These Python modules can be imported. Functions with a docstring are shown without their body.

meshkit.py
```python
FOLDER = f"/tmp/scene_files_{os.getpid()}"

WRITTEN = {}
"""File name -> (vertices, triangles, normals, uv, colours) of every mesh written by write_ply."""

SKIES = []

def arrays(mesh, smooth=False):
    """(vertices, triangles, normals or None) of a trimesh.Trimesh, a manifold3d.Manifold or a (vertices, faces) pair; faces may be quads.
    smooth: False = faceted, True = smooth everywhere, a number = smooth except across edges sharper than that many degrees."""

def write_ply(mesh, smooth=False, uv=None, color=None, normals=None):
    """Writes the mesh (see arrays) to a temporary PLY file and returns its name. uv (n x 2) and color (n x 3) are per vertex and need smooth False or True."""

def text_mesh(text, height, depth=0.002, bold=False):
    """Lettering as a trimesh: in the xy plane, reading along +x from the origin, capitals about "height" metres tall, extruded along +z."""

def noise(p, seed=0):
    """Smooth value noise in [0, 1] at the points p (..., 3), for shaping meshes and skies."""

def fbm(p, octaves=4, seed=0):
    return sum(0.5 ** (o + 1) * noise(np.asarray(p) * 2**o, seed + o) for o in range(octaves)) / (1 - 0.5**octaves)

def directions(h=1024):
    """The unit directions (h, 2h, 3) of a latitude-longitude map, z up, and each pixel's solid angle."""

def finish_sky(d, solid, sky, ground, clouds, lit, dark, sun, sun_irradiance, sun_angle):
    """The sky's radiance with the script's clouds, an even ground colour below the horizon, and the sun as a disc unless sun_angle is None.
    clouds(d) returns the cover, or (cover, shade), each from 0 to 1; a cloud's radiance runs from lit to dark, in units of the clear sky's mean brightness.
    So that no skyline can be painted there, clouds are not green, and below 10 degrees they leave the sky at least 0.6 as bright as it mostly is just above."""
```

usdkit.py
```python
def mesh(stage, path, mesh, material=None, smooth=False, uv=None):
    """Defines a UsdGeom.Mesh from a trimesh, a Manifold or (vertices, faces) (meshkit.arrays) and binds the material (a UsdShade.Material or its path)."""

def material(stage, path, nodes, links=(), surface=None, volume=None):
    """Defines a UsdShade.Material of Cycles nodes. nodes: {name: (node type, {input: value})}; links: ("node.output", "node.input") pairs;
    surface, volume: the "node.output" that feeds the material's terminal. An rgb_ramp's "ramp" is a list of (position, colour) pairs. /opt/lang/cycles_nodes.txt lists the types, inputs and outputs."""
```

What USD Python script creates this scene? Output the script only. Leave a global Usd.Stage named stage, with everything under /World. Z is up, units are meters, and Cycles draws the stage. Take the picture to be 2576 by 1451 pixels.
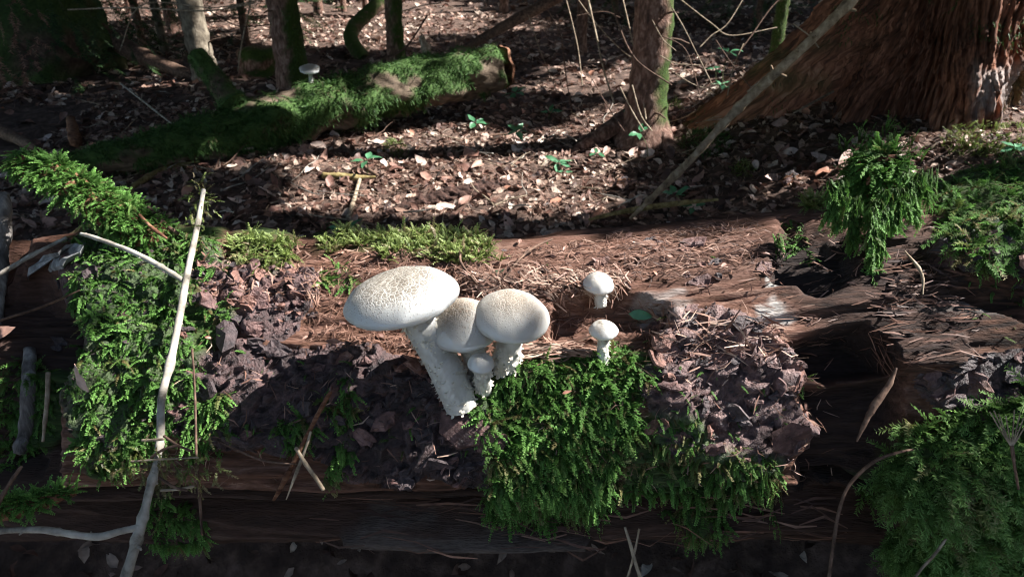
import math, numpy as np, trimesh, usdkit, meshkit
from pxr import Usd, UsdGeom, UsdLux, UsdShade, Gf, Sdf, Vt
from scipy.spatial import cKDTree

stage = Usd.Stage.CreateInMemory()
UsdGeom.SetStageUpAxis(stage, 'Z'); UsdGeom.SetStageMetersPerUnit(stage, 1.0)
UsdGeom.Xform.Define(stage, '/World'); UsdGeom.Scope.Define(stage, '/World/Looks')

# ------------------------------------------------------------------ camera, sky, sun, exposure
EYE = np.array([0.0, 0.0, 0.85]); PITCH = math.radians(27.0)
FWD = np.array([0, math.cos(PITCH), -math.sin(PITCH)]); UP = np.array([0, math.sin(PITCH), math.cos(PITCH)])
FPX = 1860.0                       # focal length in units of a 2576 wide picture
cam = UsdGeom.Camera.Define(stage, '/World/camera')
cam.CreateHorizontalApertureAttr(36.0); cam.CreateVerticalApertureAttr(36.0 * 9 / 16)
cam.CreateFocalLengthAttr(36.0 * FPX / 2576)
cam.CreateClippingRangeAttr(Gf.Vec2f(0.02, 500))
cam.CreateFStopAttr(14.0); cam.CreateFocusDistanceAttr(0.74)
cam.AddTranslateOp().Set(Gf.Vec3d(*EYE)); cam.AddRotateXOp().Set(90 - math.degrees(PITCH))
cam.CreateExposureAttr(1.9)

SUN = np.array([0.90, 0.12, 0.88]); SUN /= np.linalg.norm(SUN)
SUN_ELEV, SUN_ROT = math.asin(SUN[2]), math.atan2(SUN[0], SUN[1])
usdkit.material(stage, '/World/Looks/sky_look', {
    'sky': ('sky_texture', {'sky_type': 'single_scattering', 'sun_disc': False, 'sun_elevation': SUN_ELEV, 'sun_rotation': SUN_ROT}),
    'bg': ('background_shader', {'strength': 0.15})}, [('sky.color', 'bg.color')], surface='bg.background')
dome = UsdLux.DomeLight.Define(stage, '/World/sky')
UsdShade.MaterialBindingAPI.Apply(dome.GetPrim()).Bind(UsdShade.Material.Get(stage, '/World/Looks/sky_look'))
sun = UsdLux.DistantLight.Define(stage, '/World/sun')
sun.CreateIntensityAttr(1.25); sun.CreateAngleAttr(0.5); sun.CreateColorAttr(Gf.Vec3f(1.0, 0.975, 0.94)); sun.CreateNormalizeAttr(True)
_z = Gf.Vec3d(*SUN); _r = Gf.Rotation(Gf.Vec3d(0, 0, 1), _z)
sun.AddOrientOp().Set(Gf.Quatf(_r.GetQuat()))

# ------------------------------------------------------------------ helpers
def ray(u, v):
    u, v = np.asarray(u, float), np.asarray(v, float)
    d = FWD + ((u - 1288) / FPX)[..., None] * np.array([1, 0, 0]) + ((725.5 - v) / FPX)[..., None] * UP
    return d                                      # forward component is 1: EYE + depth * ray
def at(u, v, depth):
    return EYE + np.asarray(depth, float)[..., None] * ray(u, v)
def project(P):
    d = np.asarray(P, float) - EYE
    z = d @ FWD
    zz = np.where(np.abs(z) < 1e-6, 1e-6, z)
    return 1288 + FPX * d[..., 0] / zz, 725.5 - FPX * (d @ UP) / zz, z
def unit(a):
    a = np.asarray(a, float); return a / np.maximum(np.linalg.norm(a, axis=-1, keepdims=True), 1e-12)
def sstep(a, b, x):
    t = np.clip((np.asarray(x, float) - a) / (b - a), 0, 1); return t * t * (3 - 2 * t)
def fbm(p, octaves=4, seed=0): return meshkit.fbm(np.asarray(p, float) + 50.0, octaves, seed)
def sdf(poly, u, v):
    """signed distance to a polygon, negative inside"""
    poly = np.asarray(poly, float); n = len(poly)
    best = np.full(u.shape, 1e18); inside = np.zeros(u.shape, bool)
    for i in range(n):
        a, b = poly[i], poly[(i + 1) % n]; e = b - a
        t = np.clip(((u - a[0]) * e[0] + (v - a[1]) * e[1]) / (e @ e), 0, 1)
        best = np.minimum(best, (u - a[0] - t * e[0]) ** 2 + (v - a[1] - t * e[1]) ** 2)
        c = ((a[1] > v) != (b[1] > v))
        xi = a[0] + (v - a[1]) * (b[0] - a[0]) / (b[1] - a[1] if b[1] != a[1] else 1e-9)
        inside ^= c & (u < xi)
    return np.where(inside, -1, 1) * np.sqrt(best)

taken = {}
def numbered(base):
    n = taken.get(base, 0); taken[base] = n + 1
    return base.rsplit('/', 1)[0] + '/' + base.rsplit('/', 1)[1] + ('' if n == 0 else f'_{n:03d}')
ORIGIN = {}
def tag(prim, label=None, cat=None, group=None, kind=None):
    for k, x in (('label', label), ('category', cat), ('group', group), ('kind', kind)):
        if x: prim.SetCustomDataByKey(k, x)
def thing(name, label, cat, base=(0, 0, 0), group=None, kind=None):
    p = numbered('/World/' + name); x = UsdGeom.Xform.Define(stage, p)
    x.AddTranslateOp().Set(Gf.Vec3d(*map(float, base))); ORIGIN[p] = np.asarray(base, float)
    tag(x.GetPrim(), label, cat, group, kind); return p
def obj(name, vf, mat, parent=None, label=None, cat=None, group=None, kind=None, smooth=True, attrs=None):
    v, f = (np.asarray(vf.vertices), np.asarray(vf.faces)) if hasattr(vf, 'faces') else vf
    root = parent
    while root and root not in ORIGIN: root = root.rsplit('/', 1)[0]
    if root: v = v - ORIGIN[root]
    p = numbered((parent or '/World') + '/' + name)
    m = usdkit.mesh(stage, p, (v, f), '/World/Looks/' + mat, smooth)
    for k, a in (attrs or {}).items():
        if np.ndim(a) == 2: UsdGeom.PrimvarsAPI(m).CreatePrimvar(k, Sdf.ValueTypeNames.Vector3fArray, 'vertex').Set(Vt.Vec3fArray.FromNumpy(np.asarray(a, np.float32))); continue
        UsdGeom.PrimvarsAPI(m).CreatePrimvar(k, Sdf.ValueTypeNames.FloatArray, 'vertex').Set(Vt.FloatArray.FromNumpy(np.asarray(a, np.float32)))
    tag(m.GetPrim(), label, cat, group, kind); return p

class Bag:
    """collects pieces into one mesh, with per-vertex attributes"""
    def __init__(s): s.v, s.f, s.a, s.n = [], [], {}, 0
    def add(s, v, f, **a):
        v = np.asarray(v, float).reshape(-1, 3); f = np.asarray(f, int)
        if f.shape[1] == 4: f = np.vstack([f[:, [0, 1, 2]], f[:, [0, 2, 3]]])
        s.v.append(v); s.f.append(f + s.n); s.n += len(v)
        for k, x in a.items(): s.a.setdefault(k, []).append(np.broadcast_to(np.asarray(x, float).reshape(-1), (len(v),)))
        return s
    def mesh(s): return np.vstack(s.v), np.vstack(s.f)
    def attrs(s): return {k: np.concatenate(x) for k, x in s.a.items()}

def grid_faces(n, m, wrap=False):
    i, j = np.meshgrid(np.arange(n - 1), np.arange(m if wrap else m - 1), indexing='ij')
    j2 = (j + 1) % m
    q = np.stack([i * m + j, i * m + j2, (i + 1) * m + j2, (i + 1) * m + j], -1).reshape(-1, 4)
    return np.vstack([q[:, [0, 1, 2]], q[:, [0, 2, 3]]])
def smooth_path(pts, n):
    """Catmull-Rom through pts"""
    p = np.asarray(pts, float); p = np.vstack([2 * p[0] - p[1], p, 2 * p[-1] - p[-2]])
    t = np.linspace(0, len(p) - 3 - 1e-9, n); i = t.astype(int); s = (t - i)[:, None]
    a, b, c, d = p[i], p[i + 1], p[i + 2], p[i + 3]
    return 0.5 * (2 * b + (c - a) * s + (2 * a - 5 * b + 4 * c - d) * s ** 2 + (3 * b - a - 3 * c + d) * s ** 3)
def tube(path, radii, sides=10, bump=0.0, freq=40, seed=0, cap=True, ridge=None):
    """a round bar along path; bump: relative roughness; ends closed"""
    path = np.asarray(path, float); n = len(path); r = np.broadcast_to(np.asarray(radii, float), (n,))
    T = unit(np.gradient(path, axis=0))
    ref = np.array([0.31, 0.2, 0.93]); N = np.zeros_like(T)
    x = np.cross(T[0], ref); x = unit(x if np.linalg.norm(x) > 0.1 else np.cross(T[0], [1, 0, 0]))
    for i in range(n):
        x = unit(x - (x @ T[i]) * T[i]); N[i] = x
    B = np.cross(T, N); a = np.linspace(0, 2 * np.pi, sides, endpoint=False)
    dirs = np.cos(a)[None, :, None] * N[:, None] + np.sin(a)[None, :, None] * B[:, None]
    rr = np.repeat(r[:, None], sides, 1)
    if bump: rr = rr * (1 + bump * 2 * (fbm((path[:, None] + dirs * r[:, None, None]) * freq, 3, seed) - 0.5))
    if ridge is not None: rr = rr * ridge(a)[None, :]
    v = (path[:, None] + dirs * rr[..., None]).reshape(-1, 3); f = grid_faces(n, sides, True)
    if cap:
        k = len(v); v = np.vstack([v, path[0] - T[0] * r[0] * .25, path[-1] + T[-1] * r[-1] * .25]); j = np.arange(sides); j2 = (j + 1) % sides
        f = np.vstack([f, np.stack([np.full(sides, k), j2, j], 1), np.stack([np.full(sides, k + 1), (n - 1) * sides + j, (n - 1) * sides + j2], 1)])
    return v, f

def vnormals(v, f):
    n = np.zeros_like(v); c = np.cross(v[f[:, 1]] - v[f[:, 0]], v[f[:, 2]] - v[f[:, 0]])
    for k in range(3): np.add.at(n, f[:, k], c)
    return unit(n)
def sample(v, f, n, rng, weight=None):
    c = np.cross(v[f[:, 1]] - v[f[:, 0]], v[f[:, 2]] - v[f[:, 0]]); A = np.linalg.norm(c, axis=1) / 2
    w = A * (1 if weight is None else weight)
    if w.sum() <= 0: return np.zeros((0, 3)), np.zeros((0, 3))
    k = rng.choice(len(f), n, p=w / w.sum()); a, b = rng.random((2, n)); s = a + b > 1; a[s], b[s] = 1 - a[s], 1 - b[s]
    P = v[f[k, 0]] * (1 - a - b)[:, None] + v[f[k, 1]] * a[:, None] + v[f[k, 2]] * b[:, None]
    return P, unit(c[k])

# ------------------------------------------------------------------ materials
def mat(name, nodes, links, surface='p.BSDF'): return usdkit.material(stage, '/World/Looks/' + name, nodes, links, surface=surface)
def ramp_mat(name, cols, scale=(1, 1, 1), nscale=30, detail=6, rough=0.85, bump=0.3, bdist=0.003, distortion=0.3, spec=0.25, tint=None, mask=None, extra=None, nrough=0.6, base='geo.position'):
    """colour from a noise ramp on position (stretched by scale); tint: primvar that shifts along the ramp; mask: (primvar, colour)"""
    nodes = {'geo': ('geometry', {}), 'tc': ('texture_coordinate', {}), 'mp': ('mapping', {'scale': scale}),
             'n': ('noise_texture', {'scale': nscale, 'detail': detail, 'roughness': nrough, 'distortion': distortion}),
             'r': ('rgb_ramp', {'ramp': cols}),
             'n2': ('noise_texture', {'scale': nscale * 3.1, 'detail': 4.0, 'roughness': 0.65}),
             'b': ('bump', {'strength': bump, 'distance': bdist}),
             'p': ('principled_bsdf', {'roughness': rough, 'specular_ior_level': spec})}
    if extra: nodes['flow'] = ('attribute', {'attribute': extra})
    links = [(base, 'mp.vector'), ('mp.vector', 'n.vector'), ('mp.vector', 'n2.vector'), ('n2.fac', 'b.height'), ('b.normal', 'p.normal')]
    fac = 'n.fac'
    if tint:
        nodes['at'] = ('attribute', {'attribute': tint}); nodes['ma'] = ('math', {'math_type': 'multiply_add', 'value2': 0.55, 'value3': -0.27})
        nodes['ad'] = ('math', {'math_type': 'add'})
        links += [('at.fac', 'ma.value1'), ('ma.value', 'ad.value1'), (fac, 'ad.value2')]; fac = 'ad.value'
    links.append((fac, 'r.fac')); col = 'r.color'
    for i, (pv, c1, c2) in enumerate(mask or ()):
        a, m, w, x = f'k{i}', f'm{i}', f'w{i}', f'x{i}'
        nodes[a] = ('attribute', {'attribute': pv}); nodes[x] = ('rgb_ramp', {'ramp': [(0.3, c1), (0.7, c2)]}); nodes[m] = ('mix', {})
        links += [(a + '.fac', m + '.fac'), ('n2.fac', x + '.fac'), (col, m + '.color1'), (x + '.color', m + '.color2')]; col = m + '.color'
    links.append((col, 'p.base_color'))
    return mat(name, nodes, links)

def leaf_mat(name, ramp_cols, attr='tint', translucent=0.3, rough=0.55, spec=0.3, vary=None):
    """thin leaf: principled mixed with translucency, colour from a primvar ramp"""
    nodes = {'at': ('attribute', {'attribute': attr}), 'r': ('rgb_ramp', {'ramp': ramp_cols}), 'p': ('principled_bsdf', {'roughness': rough, 'specular_ior_level': spec}),
             't': ('translucent_bsdf', {}), 'm': ('mix_closure', {'fac': translucent}), 'geo': ('geometry', {}), 'n': ('noise_texture', {'scale': 90.0, 'detail': 3.0}),
             'mx': ('mix', {'mix_type': 'multiply', 'fac': 0.5}), 'nr': ('rgb_ramp', {'ramp': [(0.3, (.45, .45, .45)), (0.7, (1.25, 1.2, 1.15))]})}
    links = [('at.fac', 'r.fac'), ('geo.position', 'n.vector'), ('n.fac', 'nr.fac'), ('r.color', 'mx.color1'), ('nr.color', 'mx.color2'), ('mx.color', 'p.base_color'), ('mx.color', 't.color'), ('p.BSDF', 'm.closure1'), ('t.BSDF', 'm.closure2')]
    if vary:   # a second primvar mixes towards another ramp
        nodes['a2'] = ('attribute', {'attribute': vary[0]}); nodes['r2'] = ('rgb_ramp', {'ramp': vary[1]}); nodes['m2'] = ('mix', {}); nodes['r3'] = ('rgb_ramp', {'ramp': [(vary[2], (0, 0, 0)), (vary[3], (1, 1, 1))]})
        links = [l for l in links if l[1] != 'mx.color1'] + [('a2.fac', 'r3.fac'), ('at.fac', 'r2.fac'), ('r3.color', 'm2.fac'), ('r.color', 'm2.color1'), ('r2.color', 'm2.color2'), ('m2.color', 'mx.color1')]
    return mat(name, nodes, links, 'm.closure')

GREEN_DK, GREEN_LT = (0.018, 0.035, 0.010), (0.055, 0.10, 0.025)
ramp_mat('floor_soil', [(0.25, (.02, .012, .0095)), (0.5, (.072, .045, .034)), (0.72, (.175, .115, .09))], nscale=22, detail=9, bump=0.9, bdist=0.01, mask=[('moss', GREEN_DK, GREEN_LT)])
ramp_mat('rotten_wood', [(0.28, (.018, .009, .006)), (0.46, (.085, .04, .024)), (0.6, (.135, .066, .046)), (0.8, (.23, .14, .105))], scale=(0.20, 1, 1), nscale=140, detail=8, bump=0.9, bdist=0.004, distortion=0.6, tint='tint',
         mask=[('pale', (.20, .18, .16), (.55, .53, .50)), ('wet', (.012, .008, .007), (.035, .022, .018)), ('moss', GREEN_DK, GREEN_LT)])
ramp_mat('rotten_bark', [(0.28, (.012, .008, .009)), (0.48, (.048, .027, .026)), (0.62, (.10, .056, .053)), (0.82, (.21, .13, .115))], nscale=75, detail=9, bump=1.0, bdist=0.005, distortion=0.5, rough=0.62, spec=0.45, tint='tint',
         mask=[('pale', (.20, .18, .16), (.55, .53, .50)), ('moss', GREEN_DK, GREEN_LT)])
PLATES = []
for i, (c0, c1, c2) in enumerate([((.014, .010, .011), (.04, .026, .027), (.09, .06, .06)), ((.03, .014, .013), (.10, .05, .045), (.20, .115, .10)), ((.05, .022, .016), (.16, .075, .055), (.30, .17, .14)), ((.02, .014, .015), (.06, .042, .042), (.14, .105, .10))]):
    ramp_mat(f'bark_plate_{i}', [(0.3, c0), (0.5, c1), (0.75, c2)], nscale=95, detail=8, bump=0.9, bdist=0.003, rough=0.6, spec=0.45); PLATES.append(f'bark_plate_{i}')
ramp_mat('red_wood', [(0.3, (.035, .014, .008)), (0.5, (.15, .065, .035)), (0.75, (.33, .18, .11))], scale=(0.12, 1, 1), nscale=160, detail=8, bump=0.8, bdist=0.003, distortion=0.5)
ramp_mat('rotten_log_bark', [(0.3, (.012, .008, .007)), (0.5, (.05, .026, .02)), (0.75, (.15, .08, .06))], scale=(.25, 1, 1), nscale=110, detail=8, bump=1.0, bdist=0.005, distortion=0.5)
ramp_mat('tan_stick', [(0.3, (.09, .06, .035)), (0.5, (.24, .165, .10)), (0.75, (.42, .32, .21))], nscale=60, detail=8, bump=0.6, bdist=0.0015)
ramp_mat('grey_stick', [(0.32, (.06, .05, .04)), (0.46, (.24, .215, .18)), (0.72, (.46, .43, .38))], nscale=48, detail=8, bump=0.5, bdist=0.001)
ramp_mat('pale_stick', [(0.3, (.10, .075, .05)), (0.5, (.26, .2, .14)), (0.75, (.45, .38, .28))], nscale=80, detail=8, bump=0.5, bdist=0.001)
ramp_mat('brown_stick', [(0.3, (.03, .018, .013)), (0.5, (.10, .06, .042)), (0.75, (.22, .14, .10))], nscale=80, detail=8, bump=0.6, bdist=0.0015)
ramp_mat('yellow_stick', [(0.3, (.06, .045, .015)), (0.5, (.2, .15, .06)), (0.75, (.36, .3, .15))], nscale=60, detail=8, bump=0.6, bdist=0.0015)
ramp_mat('grey_wood', [(0.3, (.04, .035, .032)), (0.5, (.14, .125, .115)), (0.75, (.34, .32, .30))], scale=(1, 1, 0.15), nscale=90, detail=8, bump=0.8, bdist=0.003)
ramp_mat('white_rot', [(0.3, (.05, .05, .05)), (0.5, (.20, .20, .20)), (0.75, (.46, .46, .46))], nscale=60, detail=8, bump=0.8, bdist=0.003)
ramp_mat('spruce_bark', [(0.3, (.04, .022, .016)), (0.5, (.15, .082, .06)), (0.75, (.38, .26, .21))], scale=(1, 1, .45), nscale=60, detail=9, bump=1.0, bdist=0.006, mask=[('moss', (.012, .026, .006), (.06, .105, .016))])
ramp_mat('pale_bark', [(0.3, (.05, .04, .03)), (0.5, (.14, .115, .085)), (0.75, (.29, .25, .19))], scale=(1, 1, .6), nscale=40, detail=9, bump=0.8, bdist=0.005, mask=[('moss', (.012, .026, .006), (.06, .105, .016))])
ramp_mat('stump_wood', [(0.28, (.025, .012, .008)), (0.5, (.17, .07, .04)), (0.64, (.34, .15, .088)), (0.82, (.50, .29, .20))], nscale=9, detail=9, bump=1.0, bdist=0.012, distortion=0.8, tint='tint', mask=[('pale', (.2, .165, .15), (.44, .38, .35)), ('moss', GREEN_DK, GREEN_LT)], base='flow.vector', extra='flow')
ramp_mat('log_wood', [(0.3, (.028, .02, .012)), (0.5, (.09, .064, .044)), (0.75, (.20, .15, .105))], scale=(.5, .5, 1), nscale=50, detail=8, bump=0.8, bdist=0.004, mask=[('moss', (.02, .042, .01), (.06, .115, .025))])
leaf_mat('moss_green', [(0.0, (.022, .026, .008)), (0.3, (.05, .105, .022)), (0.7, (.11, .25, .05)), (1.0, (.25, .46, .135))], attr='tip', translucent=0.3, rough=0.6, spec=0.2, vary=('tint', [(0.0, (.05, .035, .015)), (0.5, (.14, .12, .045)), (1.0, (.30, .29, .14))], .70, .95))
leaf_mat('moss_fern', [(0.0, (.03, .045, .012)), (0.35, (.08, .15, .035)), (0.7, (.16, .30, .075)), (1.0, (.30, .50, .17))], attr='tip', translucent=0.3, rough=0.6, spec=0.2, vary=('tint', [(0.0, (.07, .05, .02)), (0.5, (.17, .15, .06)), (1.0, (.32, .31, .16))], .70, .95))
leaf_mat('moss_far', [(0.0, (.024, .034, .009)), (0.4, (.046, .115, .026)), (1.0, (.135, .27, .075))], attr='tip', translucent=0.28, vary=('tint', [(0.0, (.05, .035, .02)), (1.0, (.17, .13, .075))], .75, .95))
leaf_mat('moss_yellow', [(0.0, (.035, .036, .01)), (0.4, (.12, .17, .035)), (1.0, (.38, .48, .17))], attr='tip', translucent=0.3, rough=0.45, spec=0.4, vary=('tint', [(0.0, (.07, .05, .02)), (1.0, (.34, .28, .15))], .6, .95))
leaf_mat('litter_leaf', [(0.0, (.045, .025, .02)), (0.3, (.15, .075, .055)), (0.55, (.29, .185, .14)), (0.8, (.44, .33, .265)), (1.0, (.62, .53, .45))], translucent=0.15, rough=0.6)
leaf_mat('needle_brown', [(0.0, (.035, .018, .014)), (0.35, (.12, .06, .042)), (0.7, (.27, .155, .115)), (1.0, (.50, .37, .29))], translucent=0.0, rough=0.6)
LEAVES = []
for i, c in enumerate([(.085, .045, .035), (.18, .09, .068), (.30, .17, .13), (.44, .29, .235), (.60, .46, .39), (.34, .165, .11)]):
    ramp_mat(f'dead_leaf_{i}', [(0.3, tuple(x * .55 for x in c)), (0.55, c), (0.8, tuple(min(1, x * 1.35) for x in c))], nscale=45, detail=6, bump=0.4, bdist=0.002, rough=0.55, spec=0.35); LEAVES.append(f'dead_leaf_{i}')
leaf_mat('seedling_leaf', [(0.0, (.03, .10, .045)), (0.5, (.055, .19, .085)), (1.0, (.13, .34, .18))], translucent=0.35, rough=0.4, spec=0.4)
ramp_mat('green_stem', [(0.3, (.06, .07, .03)), (0.7, (.16, .17, .08))], nscale=60, bump=.1)
leaf_mat('spruce_needles', [(0.0, (.012, .03, .010)), (0.5, (.025, .06, .018)), (1.0, (.06, .11, .03))], translucent=0.2)
leaf_mat('dead_needles', [(0.0, (.05, .022, .014)), (0.5, (.18, .085, .055)), (1.0, (.34, .2, .14))], translucent=0.1)
leaf_mat('canopy_leaf', [(0.0, (.018, .045, .012)), (1.0, (.045, .10, .025))], translucent=0.25)
# mushroom skins: cracked brown scales in the middle of the cap, fading to cream
def cap_mat(name, cream, brown, scale, lo, hi):
    nodes = {'tc': ('texture_coordinate', {}), 'rad': ('attribute', {'attribute': 'rad'}),
             'w': ('noise_texture', {'scale': 45.0, 'detail': 4.0}), 'wm': ('vector_math', {'math_type': 'multiply_add', 'vector2': (.007, .007, .007)}),
             'v': ('voronoi_texture', {'scale': scale, 'feature': 'distance_to_edge'}), 'vs': ('voronoi_texture', {'scale': scale * 1.7, 'feature': 'f1'}), 'vb': ('voronoi_texture', {'scale': scale * .28, 'feature': 'distance_to_edge'}),
             'vr': ('map_range', {'from_min': 0.05, 'from_max': 0.16, 'clamp': True}), 'vbr': ('map_range', {'from_min': 0.008, 'from_max': 0.05, 'clamp': True}), 'vsr': ('map_range', {'from_min': 0.20, 'from_max': 0.34, 'to_min': 1.0, 'to_max': 0.0, 'clamp': True}),
             'rr': ('map_range', {'from_min': lo, 'from_max': hi, 'to_min': 1.0, 'to_max': 0.0, 'clamp': True}), 'rr2': ('map_range', {'from_min': lo + .1, 'from_max': hi + .38, 'to_min': .9, 'to_max': 0.0, 'clamp': True}),
             'm1': ('math', {'math_type': 'multiply'}), 'm1b': ('math', {'math_type': 'multiply'}), 'm2': ('math', {'math_type': 'multiply'}), 'mx': ('math', {'math_type': 'maximum'}),
             'tn': ('noise_texture', {'scale': 28.0, 'detail': 5.0}), 'cr': ('rgb_ramp', {'ramp': [(0.3, tuple(x * .86 for x in cream)), (0.65, cream)]}),
             'tone': ('mix', {'color2': tuple(x * y for x, y in zip(cream, (.66, .57, .47)))}), 'tr': ('map_range', {'from_min': 0.15, 'from_max': 0.85, 'to_min': .75, 'to_max': 0.0, 'clamp': True}),
             'c': ('mix', {'color2': brown}), 'b': ('bump', {'strength': 0.55, 'distance': 0.0012}), 'fn': ('noise_texture', {'scale': 700.0, 'detail': 3.0}), 'b2': ('bump', {'strength': 0.25, 'distance': 0.0006}),
             'p': ('principled_bsdf', {'roughness': 0.55, 'specular_ior_level': 0.35, 'subsurface_weight': 0.25, 'subsurface_scale': 0.004, 'subsurface_radius': (1.0, .8, .6)})}
    links = [('tc.object', 'w.vector'), ('w.color', 'wm.vector1'), ('tc.object', 'wm.vector3'), ('wm.vector', 'v.vector'), ('wm.vector', 'vs.vector'), ('wm.vector', 'vb.vector'), ('v.distance', 'vr.value'), ('vb.distance', 'vbr.value'), ('vs.distance', 'vsr.value'),
             ('rad.fac', 'rr.value'), ('rad.fac', 'rr2.value'), ('vr.result', 'm1b.value1'), ('vbr.result', 'm1b.value2'), ('m1b.value', 'm1.value1'), ('rr.result', 'm1.value2'), ('vsr.result', 'm2.value1'), ('rr2.result', 'm2.value2'), ('m1.value', 'mx.value1'), ('m2.value', 'mx.value2'),
             ('tc.object', 'tn.vector'), ('tn.fac', 'cr.fac'), ('rad.fac', 'tr.value'), ('tr.result', 'tone.fac'), ('cr.color', 'tone.color1'), ('tone.color', 'c.color1'), ('mx.value', 'c.fac'), ('c.color', 'p.base_color'),
             ('mx.value', 'b.height'), ('tc.object', 'fn.vector'), ('fn.fac', 'b2.height'), ('b.normal', 'b2.normal'), ('b2.normal', 'p.normal')]
    mat(name, nodes, links)
cap_mat('cap_cracked', (.425, .43, .42), (.175, .15, .12), 270.0, .34, .62)
cap_mat('cap_soft', (.44, .43, .405), (.235, .195, .155), 320.0, .16, .48)
cap_mat('cap_plain', (.44, .44, .43), (.36, .33, .30), 420.0, -.1, .2)
ramp_mat('stem_white', [(0.3, (.36, .345, .305)), (0.6, (.50, .49, .46)), (0.8, (.58, .57, .55))], nscale=60, detail=7, bump=0.5, bdist=0.0012, rough=0.6)
ramp_mat('scale_cream', [(0.3, (.52, .46, .37)), (0.6, (.66, .62, .53))], nscale=200, detail=4, bump=0.2, bdist=0.0005, rough=0.6)
# ------------------------------------------------------------------ ground
def floor_h(x, y):
    x, y = np.asarray(x, float), np.asarray(y, float)
    p = np.stack([x, y, np.zeros_like(x)], -1)
    far = sstep(3, 9, np.hypot(x, y))
    h = 0.16 * (fbm(p * 0.55, 3, 3) - .5) + 0.07 * (fbm(p * 2.3, 3, 5) - .5) + 0.035 * (fbm(p * 9, 3, 7) - .5) * (1 - .6 * far)
    h = h + 0.22 * sstep(0.55, 1.35, x) * sstep(1.2, 1.9, y) * (1 - sstep(3.2, 4.6, y))       # rise round the stump
    h = h + 0.10 * sstep(0.95, 1.35, x) * sstep(1.0, 1.3, y) * (1 - sstep(1.9, 2.4, y))
    h = h - 0.30 * sstep(1.25, .85, y) * sstep(-.6, .2, y) * sstep(1.3, 1.0, np.abs(x))
    h = h + 0.5 * sstep(12, 60, y)
    return h
def spaced(parts): return np.unique(np.concatenate([np.linspace(a, b, n) for a, b, n in parts]))
gx = spaced([(-70, -12, 16), (-12, -4, 40), (-4, -2.2, 50), (-2.2, 2.0, 190), (2.0, 4, 50), (4, 12, 40), (12, 70, 16)])
gy = spaced([(-30, -2, 12), (-2, 0.9, 60), (0.9, 1.5, 30), (1.5, 3.6, 120), (3.6, 6.5, 90), (6.5, 12, 70), (12, 90, 24)])
X, Y = np.meshgrid(gx, gy, indexing='ij'); Z = floor_h(X, Y)
floor_v = np.stack([X, Y, Z], -1).reshape(-1, 3); floor_f = grid_faces(len(gx), len(gy))[:, ::-1]
if vnormals(floor_v, floor_f)[:, 2].mean() < 0: floor_f = floor_f[:, ::-1]
_u, _v, _z = project(floor_v)
def floor_moss(u, v):
    return np.zeros_like(u)
def hit_floor(u, v):
    d = ray(u, v); z = np.zeros(np.shape(u))
    for _ in range(12):
        t = (z - EYE[2]) / np.minimum(d[..., 2], -0.03); P = EYE + t[..., None] * d; z = 0.5 * z + 0.5 * floor_h(P[..., 0], P[..., 1])
    P = EYE + ((z - EYE[2]) / np.minimum(d[..., 2], -0.03))[..., None] * d
    P[..., 2] = floor_h(P[..., 0], P[..., 1]); return P

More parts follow.
